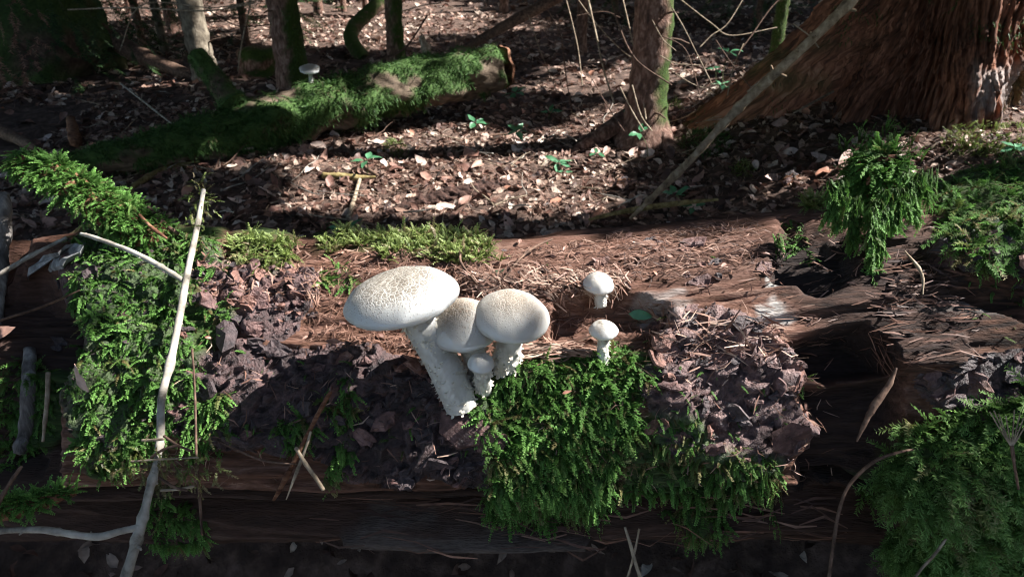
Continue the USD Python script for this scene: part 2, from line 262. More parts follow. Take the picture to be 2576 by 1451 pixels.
# ------------------------------------------------------------------ the big fallen trunk
def log_axis(x):
    xs = np.array([-1.1, -.8, -.62, -.37, -.02, .2, .39, .58, .9, 1.4])
    R = np.interp(x, xs, [.15, .165, .178, .185, .177, .195, .211, .233, .262, .30])
    CA = np.radians(np.interp(x, xs, [35, 34.9, 34.8, 34.7, 35.6, 34.4, 33.5, 32.9, 32.2, 31.5]))
    D = np.interp(x, xs, [.93, .92, .91, .90, .90, .905, .91, .915, .93, .96])
    return D * np.cos(CA), EYE[2] - D * np.sin(CA), R
NX, NA = 760, 330
lx = np.linspace(-1.0, 1.25, NX)
# angle round the trunk: 0 faces the viewer horizontally, 90 up; dense where it can be seen
la = np.radians(np.concatenate([np.linspace(-75, 150, 290, endpoint=False), np.linspace(150, 285, 40, endpoint=False)]))
yc, zc, rc = log_axis(lx)
for _ in range(3):
    yc, zc, rc = [np.convolve(np.pad(a, 60, mode='edge'), np.hanning(121) / np.hanning(121).sum(), 'valid') for a in (yc, zc, rc)]
LXg, LAg = np.meshgrid(lx, la, indexing='ij')
nrm = np.stack([np.zeros_like(LXg), -np.cos(LAg), np.sin(LAg)], -1)
base = np.stack([LXg, np.repeat(yc[:, None], NA, 1), np.repeat(zc[:, None], NA, 1)], -1)
P0 = base + nrm * rc[:, None, None]
lu, lv, _ = project(P0)
arc = LAg * .19
pw = np.stack([LXg * 5, arc * 60, LAg * 0], -1)                 # along the grain
pwf = np.stack([LXg * 14, arc * 220, LAg * 0 + 7], -1)
pb = np.stack([LXg * 22, arc * 26, LAg * 0 + 3], -1)            # bark
warp = 26 * (fbm(np.stack([LXg * 30, arc * 30, LAg * 0], -1), 3, 21) - .5)
warp2 = 26 * (fbm(np.stack([LXg * 30, arc * 30, LAg * 0 + 9], -1), 3, 22) - .5)
def m(poly, w=12, wob=2.2): return sstep(w, -w, sdf(poly, lu + warp * wob, lv + warp2 * wob))
BARK = {'front': [(430, 900), (600, 870), (720, 860), (900, 885), (1040, 905), (1180, 965), (1235, 985), (1260, 1080), (1230, 1215), (1160, 1225), (1080, 1195), (960, 1228), (870, 1195), (780, 1130), (640, 1120), (500, 1140), (430, 1050)],
        'top': [(500, 640), (600, 680), (720, 660), (790, 690), (800, 780), (740, 840), (620, 850), (580, 800), (500, 760)],
        'mound': [(1640, 830), (1700, 790), (1830, 775), (1950, 830), (2010, 900), (2010, 1000), (2050, 1090), (1990, 1150), (1900, 1200), (1750, 1160), (1650, 1100), (1620, 1000)],
        'right': [(2330, 620), (2440, 600), (2600, 560), (2640, 720), (2560, 715), (2450, 700), (2380, 660)],
        'right_low': [(2300, 960), (2420, 910), (2620, 880), (2640, 1050), (2480, 1040), (2350, 1030)],
        'left': [(140, 640), (230, 610), (450, 640), (480, 800), (430, 1080), (300, 1150), (200, 1110), (150, 900)]}
BARK['ridge'] = [(1180, 650), (1500, 610), (1900, 570), (1960, 680), (1700, 720), (1560, 722), (1300, 700)]
MOSS = {'main': [(1215, 965), (1290, 910), (1400, 893), (1470, 882), (1560, 872), (1622, 890), (1645, 960), (1605, 1020), (1595, 1100), (1545, 1180), (1500, 1285), (1430, 1310), (1290, 1310), (1230, 1295), (1240, 1150), (1205, 1080)],
        'ext': [(1640, 1045), (1700, 1030), (1760, 1050), (1790, 1115), (1960, 1150), (1960, 1190), (1860, 1280), (1760, 1360), (1640, 1260), (1560, 1240), (1560, 1150), (1600, 1070)],
        'top': [(800, 600), (930, 570), (1050, 545), (1160, 565), (1245, 625), (1230, 655), (1150, 662), (1060, 648), (960, 648), (930, 612), (800, 625)],
        'top2': [(585, 625), (640, 590), (735, 600), (738, 650), (690, 688), (600, 682)],
        'top3': [(800, 685), (845, 655), (888, 690), (872, 722), (812, 718)],
        'left': [(165, 580), (330, 560), (480, 585), (565, 600), (560, 655), (480, 725), (595, 765), (588, 835), (520, 870), (470, 980), (445, 1050), (340, 1180), (250, 1190), (190, 1130), (180, 1000), (225, 860), (180, 730), (210, 650)],
        'left2': [(480, 1015), (560, 980), (572, 1040), (520, 1115), (490, 1185), (475, 1100)],
        'left3': [(-40, 900), (90, 890), (155, 980), (120, 1090), (60, 1190), (-40, 1190)],
        'sliver': [(820, 960), (885, 950), (905, 1010), (880, 1110), (850, 1210), (815, 1200), (840, 1080)],
        'sliver2': [(695, 1060), (760, 1050), (800, 1080), (770, 1130), (710, 1110)],
        'right': [(2345, 480), (2450, 430), (2620, 380), (2640, 650), (2560, 660), (2460, 650), (2400, 625), (2350, 560)],
        'right2': [(1945, 470), (2070, 450), (2080, 500), (1990, 520)],
        'right3': [(1940, 590), (2020, 560), (2050, 650), (1960, 640)],
        'botright': [(2150, 1230), (2240, 1190), (2290, 1080), (2400, 1040), (2500, 1020), (2640, 960), (2640, 1520), (2280, 1520), (2260, 1330), (2330, 1240)],
        'low_left': [(380, 1240), (470, 1250), (540, 1300), (500, 1380), (400, 1370), (370, 1300)]}
bark = np.max([m(p, 10, 3.0) for k, p in BARK.items() if k != 'ridge'], 0)
mossm = np.max([m(MOSS[k], 16, 2.5) for k in ('main', 'ext', 'top', 'top2', 'left', 'right', 'botright', 'left3')], 0)
mound = m(BARK['mound'], 35)
shelf = m([(1395, 745), (1560, 725), (1690, 775), (1670, 850), (1570, 885), (1380, 875)], 10, 1.2)
ledge = m([(1150, 690), (1300, 660), (1560, 690), (1560, 728), (1400, 745), (1180, 735)], 14)
strip = m([(1280, 868), (1480, 862), (1480, 890), (1290, 902)], 8)
cavity = m([(1985, 860), (2080, 835), (2170, 822), (2230, 880), (2250, 945), (2110, 965), (2020, 930)], 9, 1.2)
step = m([(2180, 850), (2400, 850), (2440, 925), (2250, 935), (2230, 890)], 9)
left_gap = m([(-200, 590), (120, 640), (185, 700), (200, 900), (150, 1010), (130, 1200), (-200, 1230)], 22)
under_right = m([(2040, 975), (2280, 960), (2260, 1240), (2060, 1280), (2000, 1180), (2060, 1090)], 14)
low = sstep(1215, 1235, lv + 18 * (fbm(np.stack([LXg * 12, LXg * 0, LXg * 0], -1), 3, 31) - .5)) * (1 - m(MOSS['botright'], 20))
plank = m([(860, 1348), (1000, 1335), (1250, 1350), (1480, 1358), (1465, 1400), (1370, 1392), (1100, 1372), (900, 1378)], 5, .4)
crack = m([(2330, 690), (2580, 735), (2640, 760), (2640, 830), (2420, 760)], 12)
gouge = m([(1970, 560), (2130, 600), (2150, 690), (2080, 740), (1960, 690)], 25)
needle_bed = m([(790, 700), (1000, 680), (1180, 720), (1300, 820), (1400, 850), (1300, 880), (1000, 870), (780, 860)], 25)
grain = fbm(pw, 4, 11) - .5; fine = fbm(pwf, 3, 12) - .5
bn = fbm(pb, 5, 13) - .5; bn2 = np.abs(fbm(pb * 2.1, 4, 14) - .5) * 2
wood = 1 - bark
d = 0.012 * (fbm(np.stack([LXg * 3, arc * 5, LXg * 0], -1), 3, 15) - .5) * 2
d += wood * (0.022 * grain + 0.010 * fine)
d += bark * (0.012 + 0.011 * bn + .010 * np.round(4 * (fbm(pb * .8 + 40, 3, 16) - .5)) / 2 - 0.007 * (bn2 < .14) - 0.004 * bn2)
d += mound * (0.004 + 0.006 * bn) - shelf * (0.026 + .01 * fine) * (1 - bark) + ledge * .006 + strip * .008 - cavity * .05 + step * .012
d -= left_gap * .07
d -= under_right * .03 + low * (.026 - 0.016 * np.sin(np.clip((lv - 1230) / 150, 0, 1) * 9)) + crack * .02 + gouge * .02
d += mossm * .006 + m(MOSS['botright'], 40) * .035 + plank * .012
d += m(BARK['right'], 14) * .012
P = P0 + nrm * d[..., None]
log_v = P.reshape(-1, 3); log_f = grid_faces(NX, NA, True)
ctr = base.reshape(-1, 3)
log_n = vnormals(log_v, log_f)
if ((log_n * (log_v - ctr)).sum(1)).mean() < 0: log_f = log_f[:, ::-1]; log_n = -log_n
pale = np.max([m([(1885, 765), (1935, 745), (1975, 768), (2020, 778), (1960, 795), (1895, 795)], 9, 3.2) * .8, m([(1590, 750), (1720, 725), (1740, 742), (1610, 785)], 12, 2.6) * .45,
               m([(1930, 690), (1970, 690), (1965, 715), (1925, 715)], 6), m([(1600, 770), (1760, 760), (1780, 800), (1620, 810)], 12, 2.6) * .3, plank * .5,
               m([(900, 1330), (1300, 1335), (1290, 1362), (930, 1370)], 8) * .35, m([(2260, 745), (2420, 760), (2560, 800), (2400, 800)], 14) * .25], 0) * sstep(.35, .55, fbm(pwf * .35, 3, 44) + .1)
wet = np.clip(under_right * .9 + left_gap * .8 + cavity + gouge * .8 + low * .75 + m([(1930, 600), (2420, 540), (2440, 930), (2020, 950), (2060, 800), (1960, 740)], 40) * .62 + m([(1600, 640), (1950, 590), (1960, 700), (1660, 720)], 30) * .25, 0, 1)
tintw = 0.35 + 0.5 * fbm(np.stack([LXg * 4, arc * 7, LXg * 0 + 5], -1), 3, 45)
tintw = tintw + .25 * m([(480, 640), (790, 660), (790, 760), (500, 770)], 30) + .08 * ledge + .2 * strip + .2 * m([(1640, 790), (1830, 775), (1990, 850), (1980, 890), (1700, 900), (1640, 870)], 15) - .1 * m(BARK['front'], 30) - .28 * m([(1930, 600), (2600, 540), (2600, 930), (2020, 950), (2060, 800), (1960, 740)], 40)
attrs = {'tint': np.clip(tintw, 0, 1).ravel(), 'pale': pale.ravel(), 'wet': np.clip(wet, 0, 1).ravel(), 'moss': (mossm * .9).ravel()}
isbark = bark.reshape(-1)[log_f].mean(1) > .5
def sub(v, f, keep, attrs):
    f2 = f[keep]; used, inv = np.unique(f2, return_inverse=True)
    return v[used], inv.reshape(f2.shape), {k: a[used] for k, a in attrs.items()}, used

LOG = thing('fallen_tree', 'big rotten fallen trunk across the foreground with crumbling bark, mushrooms growing from it', 'log', (0, .74, .33))
from scipy.sparse import coo_matrix
from scipy.sparse.csgraph import connected_components
def pieces(f, keep):
    k = np.where(keep)[0]; ff = f[k]; g_ = coo_matrix((np.ones(2 * len(ff)), (np.r_[ff[:, 0], ff[:, 1]], np.r_[ff[:, 1], ff[:, 2]])), shape=(len(log_v),) * 2)
    lab = connected_components(g_, directed=False)[1][ff[:, 0]]; return k, lab
k_, lab_ = pieces(log_f, isbark); u_, n_ = np.unique(lab_, return_counts=True); small_ = np.isin(lab_, u_[n_ < 400]); isbark[k_[small_]] = False
k_, lab_ = pieces(log_f, ~isbark); u_, n_ = np.unique(lab_, return_counts=True); small_ = np.isin(lab_, u_[n_ < 3000]); isbark[k_[small_]] = True
k_, lab_ = pieces(log_f, isbark); barks_ = []
for l_ in np.unique(lab_):
    m_ = np.zeros(len(log_f), bool); m_[k_[lab_ == l_]] = True; barks_.append(('bark', m_, 'rotten_bark'))
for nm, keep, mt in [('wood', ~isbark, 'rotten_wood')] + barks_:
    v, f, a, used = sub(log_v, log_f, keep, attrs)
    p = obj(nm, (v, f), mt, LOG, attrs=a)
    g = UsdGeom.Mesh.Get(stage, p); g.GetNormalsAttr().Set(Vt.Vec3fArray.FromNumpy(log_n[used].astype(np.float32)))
for k, x in ((0, lx[0]), (1, lx[-1])):      # closed ends
    i = 0 if k == 0 else NX - 1
    ring = log_v.reshape(NX, NA, 3)[i]; c = ring.mean(0) + np.array([-.03 if k == 0 else .03, 0, 0])
    v = np.vstack([ring, c]); j = np.arange(NA); f = np.stack([j, (j + 1) % NA, np.full(NA, NA)], 1)
    obj('broken_end', (v, f if k else f[:, ::-1]), 'red_wood', LOG, smooth=False)

# visible part of the trunk for looking things up by where they show
log_u, log_w, log_d = project(log_v)
log_face = (log_n * unit(EYE - log_v)).sum(1)
vis = np.where((log_face > 0.03) & (log_u > -120) & (log_u < 2700) & (log_w < 1600))[0]
log_tree = cKDTree(np.stack([log_u[vis], log_w[vis]], 1))
log3 = cKDTree(log_v)
def hit_log(u, v):
    """point and normal on the trunk where it shows at (u, v); miss: distance over 14"""
    dd, k = log_tree.query([u, v], k=8); idx = vis[k]
    near = idx[np.argmin(log_d[idx])]
    n = log_n[near]; r = ray(u, v); t = ((log_v[near] - EYE) @ n) / (r @ n)
    t = t if abs(t - log_d[near]) < .02 else log_d[near]
    return EYE + t * r, n, dd[0] < 14
def hit(u, v):
    p, n, ok = hit_log(u, v)
    return p if ok else hit_floor(np.float64(u), np.float64(v))
log_top = np.array([log_w[vis][np.abs(log_u[vis] - u) < 12].min() if (np.abs(log_u[vis] - u) < 12).any() else 700 for u in range(0, 2600, 20)])

# ------------------------------------------------------------------ the old stump at the right
SC = np.array([1.61, 2.78])
nt, nz = 640, 220
th = np.linspace(0, 2 * np.pi, nt, endpoint=False); zz = np.linspace(-.12, .95, nz)
TH, ZZ = np.meshgrid(th, zz, indexing='xy')
def angd(a, b): return (a - b + np.pi) % (2 * np.pi) - np.pi
zr = np.clip(ZZ, 0, None)
rad = .27 - .02 * zr
sw = TH + .25 * (fbm(np.stack([np.cos(TH) * 2, np.sin(TH) * 2, ZZ * 1.5], -1), 3, 71) - .5)
for a0, reach, wdt, hz, pw_ in ((math.radians(160), .72, .34, .85, 1.45), (math.radians(205), .24, .32, .8, 1.3), (math.radians(250), .32, .32, 1.3, .8), (math.radians(80), .5, .4, .8, 1.3)):
    rad = rad + reach * np.exp(-(angd(sw, a0) / wdt) ** 2) * np.clip(1 - zr / hz, 0, 1) ** pw_
pn = np.stack([np.cos(sw) * 26, np.sin(sw) * 26, ZZ * 4.5], -1)
rdg = np.abs(fbm(pn * .9, 4, 73) - .5) * 2; rdg2 = np.abs(fbm(pn * 2.6, 4, 78) - .5) * 2
rad = rad * (1 + .16 * (fbm(pn * .25, 3, 72) - .5)) + .07 * (fbm(np.stack([np.cos(TH) * 4, np.sin(TH) * 4, ZZ * 5], -1), 4, 82) - .5) - .030 * (1 - sstep(0, .35, rdg)) - .010 * (1 - sstep(0, .3, rdg2)) + .016 * (fbm(pn * 5, 3, 79) - .5)
z0 = floor_h(SC[0] + np.cos(TH) * rad, SC[1] + np.sin(TH) * rad)
top = sstep(.84, .95, ZZ)
sv = np.stack([SC[0] + np.cos(TH) * rad * (1 - .9 * top), SC[1] + np.sin(TH) * rad * (1 - .9 * top), ZZ + z0[0][None, :] * (1 - sstep(0, .5, ZZ)) + .08 * sstep(0, .5, ZZ)], -1).reshape(-1, 3)
sf = grid_faces(nz, nt, True)
sn = vnormals(sv, sf)
if (sn[:, :2] * (sv[:, :2] - SC)).sum(1).mean() < 0: sf = sf[:, ::-1]; sn = -sn
su, sv_, sd = project(sv)
s_pale = (sstep(2425, 2470, su) * sstep(140, 190, sv_) * sstep(420, 330, sv_) * .9 * sstep(.38, .55, fbm(sv * np.array([22, 22, 9]), 4, 81)))
s_moss = np.clip(.7 * sstep(.56, .68, fbm(sv * 3.5, 3, 75)) * .7 * sstep(.15, .4, fbm(sv * 9, 2, 76)), 0, 1) * (1 - s_pale)
s_tint = .02 + .95 * (.5 * fbm(pn.reshape(-1, 3) * .22, 4, 77) + .5 * fbm(sv * np.array([5, 5, 6]), 4, 80))
STUMP = thing('old_stump', 'huge dark weathered stump with a long root flare sloping to the floor', 'tree stump', (SC[0], SC[1], .1))
obj('stump_wood', (sv, sf), 'stump_wood', STUMP, attrs={'tint': s_tint, 'pale': s_pale, 'moss': s_moss, 'flow': np.stack([np.cos(sw) * 7, np.sin(sw) * 7, ZZ * 1.1], -1).reshape(-1, 3)})
# ------------------------------------------------------------------ mushrooms
def cap_mesh(R, H, seed, axis, center, flat=2.3, roll=.24, n=72, m=150, wav=.03, lift=0.0):
    """cap: dome, rolled rim, and underside with gills; center is the middle of the rim plane; returns top and underside"""
    t = np.linspace(0, 1, n); a = np.linspace(0, 2 * np.pi, m, endpoint=False)
    r = R * np.sin(t * np.pi / 2) ** .92; h = H * np.clip(1 - (r / R) ** flat, 0, 1) ** .62 + lift * (r / R) ** 3
    k = np.linspace(0, np.pi * .8, 9)[1:]; rr = roll * H                       # rim rolled in
    r = np.concatenate([r, R - rr * (1 - np.cos(k)) * .8]); h = np.concatenate([h, lift - rr * np.sin(k) * .9 - rr * .25 * (1 - np.cos(k))])
    rad = np.concatenate([t, np.ones(8)])
    A, Rr = np.meshgrid(a, r); _, Hh = np.meshgrid(a, h); rel = Rr / R
    pn = np.stack([np.cos(A) * rel, np.sin(A) * rel, 0 * A + seed], -1)
    wob = 1 + wav * rel * 2 * (fbm(pn * 1.6, 3, seed) - .5) * 2
    Hh = Hh + H * (.10 * (fbm(pn * 2.2, 3, seed + 3) - .5) * 2 + .012 * (fbm(pn * 14, 3, seed + 4) - .5)) * (1 - .4 * rel)
    v = np.stack([np.cos(A) * Rr * wob, np.sin(A) * Rr * wob, Hh], -1).reshape(-1, 3)
    f = grid_faces(len(r), m, True)
    radv = np.repeat(rad[:, None], m, 1) + .16 * (fbm(pn * 3, 3, seed + 9) - .5)
    # underside with gills
    s = np.linspace(1, .18, 12); mg = m * 2; ag = np.linspace(0, 2 * np.pi, mg, endpoint=False)
    r1 = r[-1]; z1 = h[-1]
    Ag, S = np.meshgrid(ag, s); ridge = (np.arange(mg) % 2)[None, :] * .10 * H * np.clip((1 - S) * 6, 0, 1)
    uv_ = np.stack([np.cos(Ag) * r1 * S, np.sin(Ag) * r1 * S, z1 + .45 * H * (1 - S) ** .8 - ridge * 0 + ridge], -1).reshape(-1, 3)
    uf = grid_faces(len(s), mg, True)
    z = unit(axis); x = unit(np.cross([0, 1, 0], z)); y = np.cross(z, x); M = np.stack([x, y, z], 1)
    return (v, f), radv.ravel(), (uv_, uf), M, np.asarray(center)

def stem_mesh(p0, p1, p2, r0, r1, seed, scaly=.06, n=70, m=44):
    t = np.linspace(0, 1, n)[:, None]; path = (1 - t) ** 2 * p0 + 2 * t * (1 - t) * p1 + t ** 2 * p2
    r = np.interp(t[:, 0], [0, .12, .5, .9, 1], [r0 * .92, r0, (r0 + r1) * .52, r1, r1 * 1.12])
    v, f = tube(path, r, m, cap=False)
    L = np.linalg.norm(p2 - p0)
    T, A = np.meshgrid(t[:, 0], np.linspace(0, 2 * np.pi, m, endpoint=False), indexing='ij')
    q = np.stack([np.cos(A) * 1.6, np.sin(A) * 1.6, T * L * 95], -1)
    saw = (fbm(q, 3, seed) * 5) % 1.0
    c = np.repeat(path, m, 0); dv = v - c
    k = 1 + scaly * (saw.ravel() - .5) * np.clip(1.2 - .7 * T.ravel(), .3, 1) + .10 * (fbm(q * .35, 2, seed + 1).ravel() - .5)
    return (c + dv * k[:, None], f), path, r
def curl_scales(path, r, n, rng, size, tmax=.85):
    """little curled up scales standing off the stem"""
    b = Bag()
    T = unit(np.gradient(path, axis=0))
    for _ in range(n):
        i = int(rng.random() ** 1.1 * tmax * (len(path) - 1)); a = rng.random() * 2 * np.pi
        x = unit(np.cross(T[i], [.3, .8, .5])); y = np.cross(T[i], x); o = np.cos(a) * x + np.sin(a) * y; w = np.cross(T[i], o)
        s = size * (.5 + rng.random()); p = path[i] + o * r[i] * .97
        rows = []
        for t, wd, ou, dn in ((0, .9, 0, 0), (.5, 1.0, .35, -.45), (1, .5, .95, -.55), (1.3, .12, 1.15, -.2)):
            c = p + o * s * ou + T[i] * s * dn
            rows += [c - w * s * wd * .5, c + w * s * wd * .5]
        b.add(rows, [[0, 1, 3, 2], [2, 3, 5, 4], [4, 5, 7, 6]])
    return b
def mushroom(name, label, cap_uv, cap_depth, R, H, axis, base_uv, r0, r1, seed, capmat, bend=(0, 0), base_in=.008, n_scale=120, size=.0035, group=None, flat=2.3, base_pt=None, wav=.03, lift=0.0, collar=False, top_in=.2):
    rng = np.random.default_rng(seed)
    c = at(cap_uv[0], cap_uv[1], cap_depth)
    if base_pt is None:
        p0, nn, _ = hit_log(*base_uv); p0 = p0 - nn * base_in
    else: p0 = base_pt
    (tv, tf), rad, (uv_, uf), M, c = cap_mesh(R, H, seed, axis, c, flat, wav=wav, lift=lift)
    root = thing(name, label, 'mushroom', p0, group)
    z = unit(axis); p2 = c + z * H * top_in; p1 = (p0 + p2) / 2 + np.array([bend[0], 0, bend[1]])
    (sv1, sf1), path, r = stem_mesh(p0, p1, p2, r0, r1, seed)
    for nm, vf, mt, at_ in (('cap', (tv @ M.T + c, tf), capmat, {'rad': rad}), ('gills', (uv_ @ M.T + c, uf[:, ::-1]), 'scale_cream', None)):
        v, f = vf; n = vnormals(v, f)
        if nm == 'cap' and (n * (v - (c - z * H))).sum() < 0: f = f[:, ::-1]
        obj(nm, (v, f), mt, root, attrs=at_)
    st = obj('stem', (sv1, sf1), 'stem_white', root)
    if n_scale:
        b = curl_scales(path, r, n_scale, rng, size); obj('curled_scales', b.mesh(), 'scale_cream', st, smooth=False, kind='stuff')
    if collar:      # torn remains of the veil under the cap
        b = Bag(); T = unit(np.gradient(path, axis=0))
        for k in range(16):
            a = rng.random() * 2 * np.pi; i = int(len(path) * rng.uniform(.66, .84)); x = unit(np.cross(T[i], [.3, .8, .5])); y = np.cross(T[i], x)
            o = np.cos(a) * x + np.sin(a) * y; w = np.cross(T[i], o); s = r[i] * rng.uniform(.12, .27); p = path[i] + o * r[i]
            b.add([p - w * s * .7, p + w * s * .7, p + o * s * .35 - T[i] * s - w * s * .5, p + o * s * .45 - T[i] * s * .8 + w * s * .4, p + o * s * .5 - T[i] * s * 1.6], [[0, 1, 3], [0, 3, 2], [2, 3, 4]])
        obj('torn_veil', b.mesh(), 'scale_cream', root, smooth=False)
    return root
def dep(u, v): return float(project(hit(u, v))[2])
d1 = dep(1150, 1005)
mushroom('mushroom', 'largest white mushroom with a broad cracked cap and thick scaly leaning stem', (1009, 752), d1 - .045, .0515, .0215, (-.17, .04, 1), (1148, 1012), .0158, .0146, 5, 'cap_cracked', bend=(.012, -.002), n_scale=280, size=.0025, collar=True, flat=2.5, top_in=.05)
mushroom('mushroom', 'middle white mushroom half hidden between the two broader caps', (1166, 822), d1 - .020, .0330, .026, (-.05, -.12, 1), (1200, 955), .0108, .0118, 6, 'cap_soft', bend=(.004, 0), n_scale=80, size=.0028, flat=1.75)
mushroom('mushroom', 'rounded cream mushroom at the right of the cluster of three large ones', (1287, 799), d1 - .030, .0350, .0215, (.09, -.10, 1), (1268, 932), .0120, .0115, 7, 'cap_soft', bend=(.003, 0), n_scale=120, size=.0030, flat=2.2)
mushroom('mushroom', 'tiny button mushroom growing at the foot of the clustered stems', (1210, 917), d1 - .045, .0118, .0105, (.06, -.05, 1), (1216, 972), .0080, .0066, 8, 'cap_plain', n_scale=70, size=.0024, flat=2.4)
d5 = dep(1506, 765)
mushroom('mushroom', 'small white mushroom alone on the wood ledge beside the pale rot patch', (1506, 718), .742, .0158, .0125, (.10, -.02, 1), (1512, 780), .0062, .0056, 9, 'cap_plain', n_scale=40, size=.002, flat=2.5, wav=.05, base_pt=at(1512, 768, .752))
d6 = dep(1517, 885)
mushroom('mushroom', 'small cream mushroom just above the bright hanging moss mat', (1518, 832), d6 - .010, .0142, .0100, (0, -.04, 1), (1518, 886), .0060, .0050, 10, 'cap_plain', n_scale=50, size=.0022, flat=2.0)

mushroom('mushroom', 'distant bluish white mushroom with a wavy upturned cap on the background mossy log', (781, 178), 2.985, .041, .018, (.05, -.25, 1), None, .0085, .0075, 11, 'cap_plain', n_scale=0, flat=3.0, base_pt=at(783, 212, 2.99), wav=.16, lift=.006)
# ------------------------------------------------------------------ loose bark plates on the trunk (one part each)
BARKP = [p for p in ('bark',)][0]
def plate(p, n, a, b, rng, lift=.0015, thick=.003, curl=.25, tdir=None, conform=log3, cv=None, cn=None):
    t = np.array([1, 0, 0]) + rng.normal(0, .35, 3) if tdir is None else tdir
    t = unit(t - (t @ n) * n); s = np.cross(n, t); m_ = int(rng.integers(9, 13)); an = np.sort(rng.random(m_) * .5 + np.arange(m_)) / m_ * 2 * np.pi
    rr = rng.uniform(.62, 1.12, m_)
    out = np.stack([np.cos(an) * rr * a, np.sin(an) * rr * b], 1); inn = out * rng.uniform(.5, .75, (m_, 1))
    pl = np.vstack([out, inn, [[0, 0]]])
    w = p + pl[:, :1] * t + pl[:, 1:] * s
    if conform is not None:
        _, k = conform.query(w); off = ((log_v[k] - w) @ n); w = w + np.clip(off, -.012, .012)[:, None] * n * .8
    rad2 = (pl[:, 0] / a) ** 2 + (pl[:, 1] / b) ** 2
    hgt = lift + curl * thick * 2 * rad2 * rng.uniform(-.3, 1.2) + rng.normal(0, thick * .35, len(pl))
    topv = w + (hgt + thick)[:, None] * n; bot = w[:m_] + (hgt[:m_] - thick * .6)[:, None] * n
    j = np.arange(m_); j2 = (j + 1) % m_
    f = [np.stack([j, j2, m_ + j2], 1), np.stack([j, m_ + j2, m_ + j], 1), np.stack([m_ + j, m_ + j2, np.full(m_, 2 * m_)], 1), np.stack([2 * m_ + 1 + j, 2 * m_ + 1 + j2, j2], 1), np.stack([2 * m_ + 1 + j, j2, j], 1)]
    return np.vstack([topv, bot]), np.vstack(f)
rng = np.random.default_rng(101)
lfc = log_v[log_f].mean(1); fu, fv, _ = project(lfc); ffac = log_face[log_f].mean(1)
ONLOG = (ffac > .05) & (fu > -60) & (fu < 2640) & (fv < 1480)
for key, cnt, wts, (s0, s1) in (('ridge', 30, [.2, .35, .4, .05], (.004, .011)), ('front', 76, [.62, .25, .08, .05], (.005, .015)), ('top', 56, [.2, .4, .4, 0], (.005, .015)), ('mound', 60, [.35, .35, .25, .05], (.005, .016)), ('right', 24, [.3, .2, .2, .3], (.005, .014)), ('right_low', 26, [.35, .2, .15, .3], (.005, .013)), ('left', 16, [.7, .2, .1, 0], (.005, .011))):
    w = ONLOG & (sdf(BARK[key], fu, fv) < 4)
    PP, NN = sample(log_v, log_f, cnt, rng, w.astype(float))
    for p, n in zip(PP, NN):
        n = unit(n * .9 + .4 * unit(np.array([0, -math.cos(.6), math.sin(.6)]))); s = s0 + (s1 - s0) * rng.random() ** 1.8
        obj('bark_plate', plate(p, n, s * 1.25, s * rng.uniform(.55, 1), rng, thick=rng.uniform(.001, .0022), curl=.5, lift=.0), PLATES[rng.choice(4, p=wts)], LOG, smooth=False)
# crumbs of bark, too small to pick apart
b = Bag()
w = ONLOG & (bark.reshape(-1)[log_f].mean(1) > .4)
PP, NN = sample(log_v, log_f, 1500, rng, w.astype(float))
for p, n in zip(PP, NN):
    s = rng.uniform(.0015, .005); q = rng.normal(0, 1, (5, 3)); q = unit(q) * s * rng.uniform(.5, 1.2, (5, 1)); q[:, :] -= (q @ n)[:, None] * n * .4
    b.add(p + q + n * .001, [[0, 1, 2], [0, 2, 3], [0, 3, 1], [1, 3, 4], [1, 4, 2], [2, 4, 3]])
obj('bark_crumbs', b.mesh(), PLATES[0], LOG, smooth=False, kind='stuff')
# a dark wet bark flap and a split strip that stand out
def poly_slab(pts_uv, dd, thick, rng, bulge=.0):
    """an irregular slab through picture points on the trunk, standing dd off it"""
    pts = np.array([hit(*q) for q in pts_uv]); c = pts.mean(0); n = unit(EYE - c); n = unit(n + np.array([0, 0, .5]))
    m_ = len(pts); topv = np.vstack([pts + n * dd, [c + n * (dd + bulge)]]); bot = pts + n * (dd - thick)
    j = np.arange(m_); j2 = (j + 1) % m_
    f = np.vstack([np.stack([j, j2, np.full(m_, m_)], 1), np.stack([m_ + 1 + j, m_ + 1 + j2, j2], 1), np.stack([m_ + 1 + j, j2, j], 1)])
    v = np.vstack([topv, bot]); fn = np.cross(v[f[0, 1]] - v[f[0, 0]], v[f[0, 2]] - v[f[0, 0]])
    return v, (f if fn @ n > 0 else f[:, ::-1])
for q, mt, dd in (([(545, 830), (565, 812), (588, 820), (600, 842), (590, 880), (560, 895), (545, 870)], 'bark_plate_0', .010),
              ([(1110, 1035), (1190, 1020), (1215, 1060), (1205, 1120), (1150, 1130), (1105, 1090)], 'bark_plate_1', .006),
              ([(1940, 1095), (1990, 1070), (2040, 1085), (2035, 1130), (1985, 1150), (1945, 1140)], 'bark_plate_1', .010)):
    obj('bark_plate', poly_slab(q, dd, .006, rng, .003), mt, LOG, smooth=False)

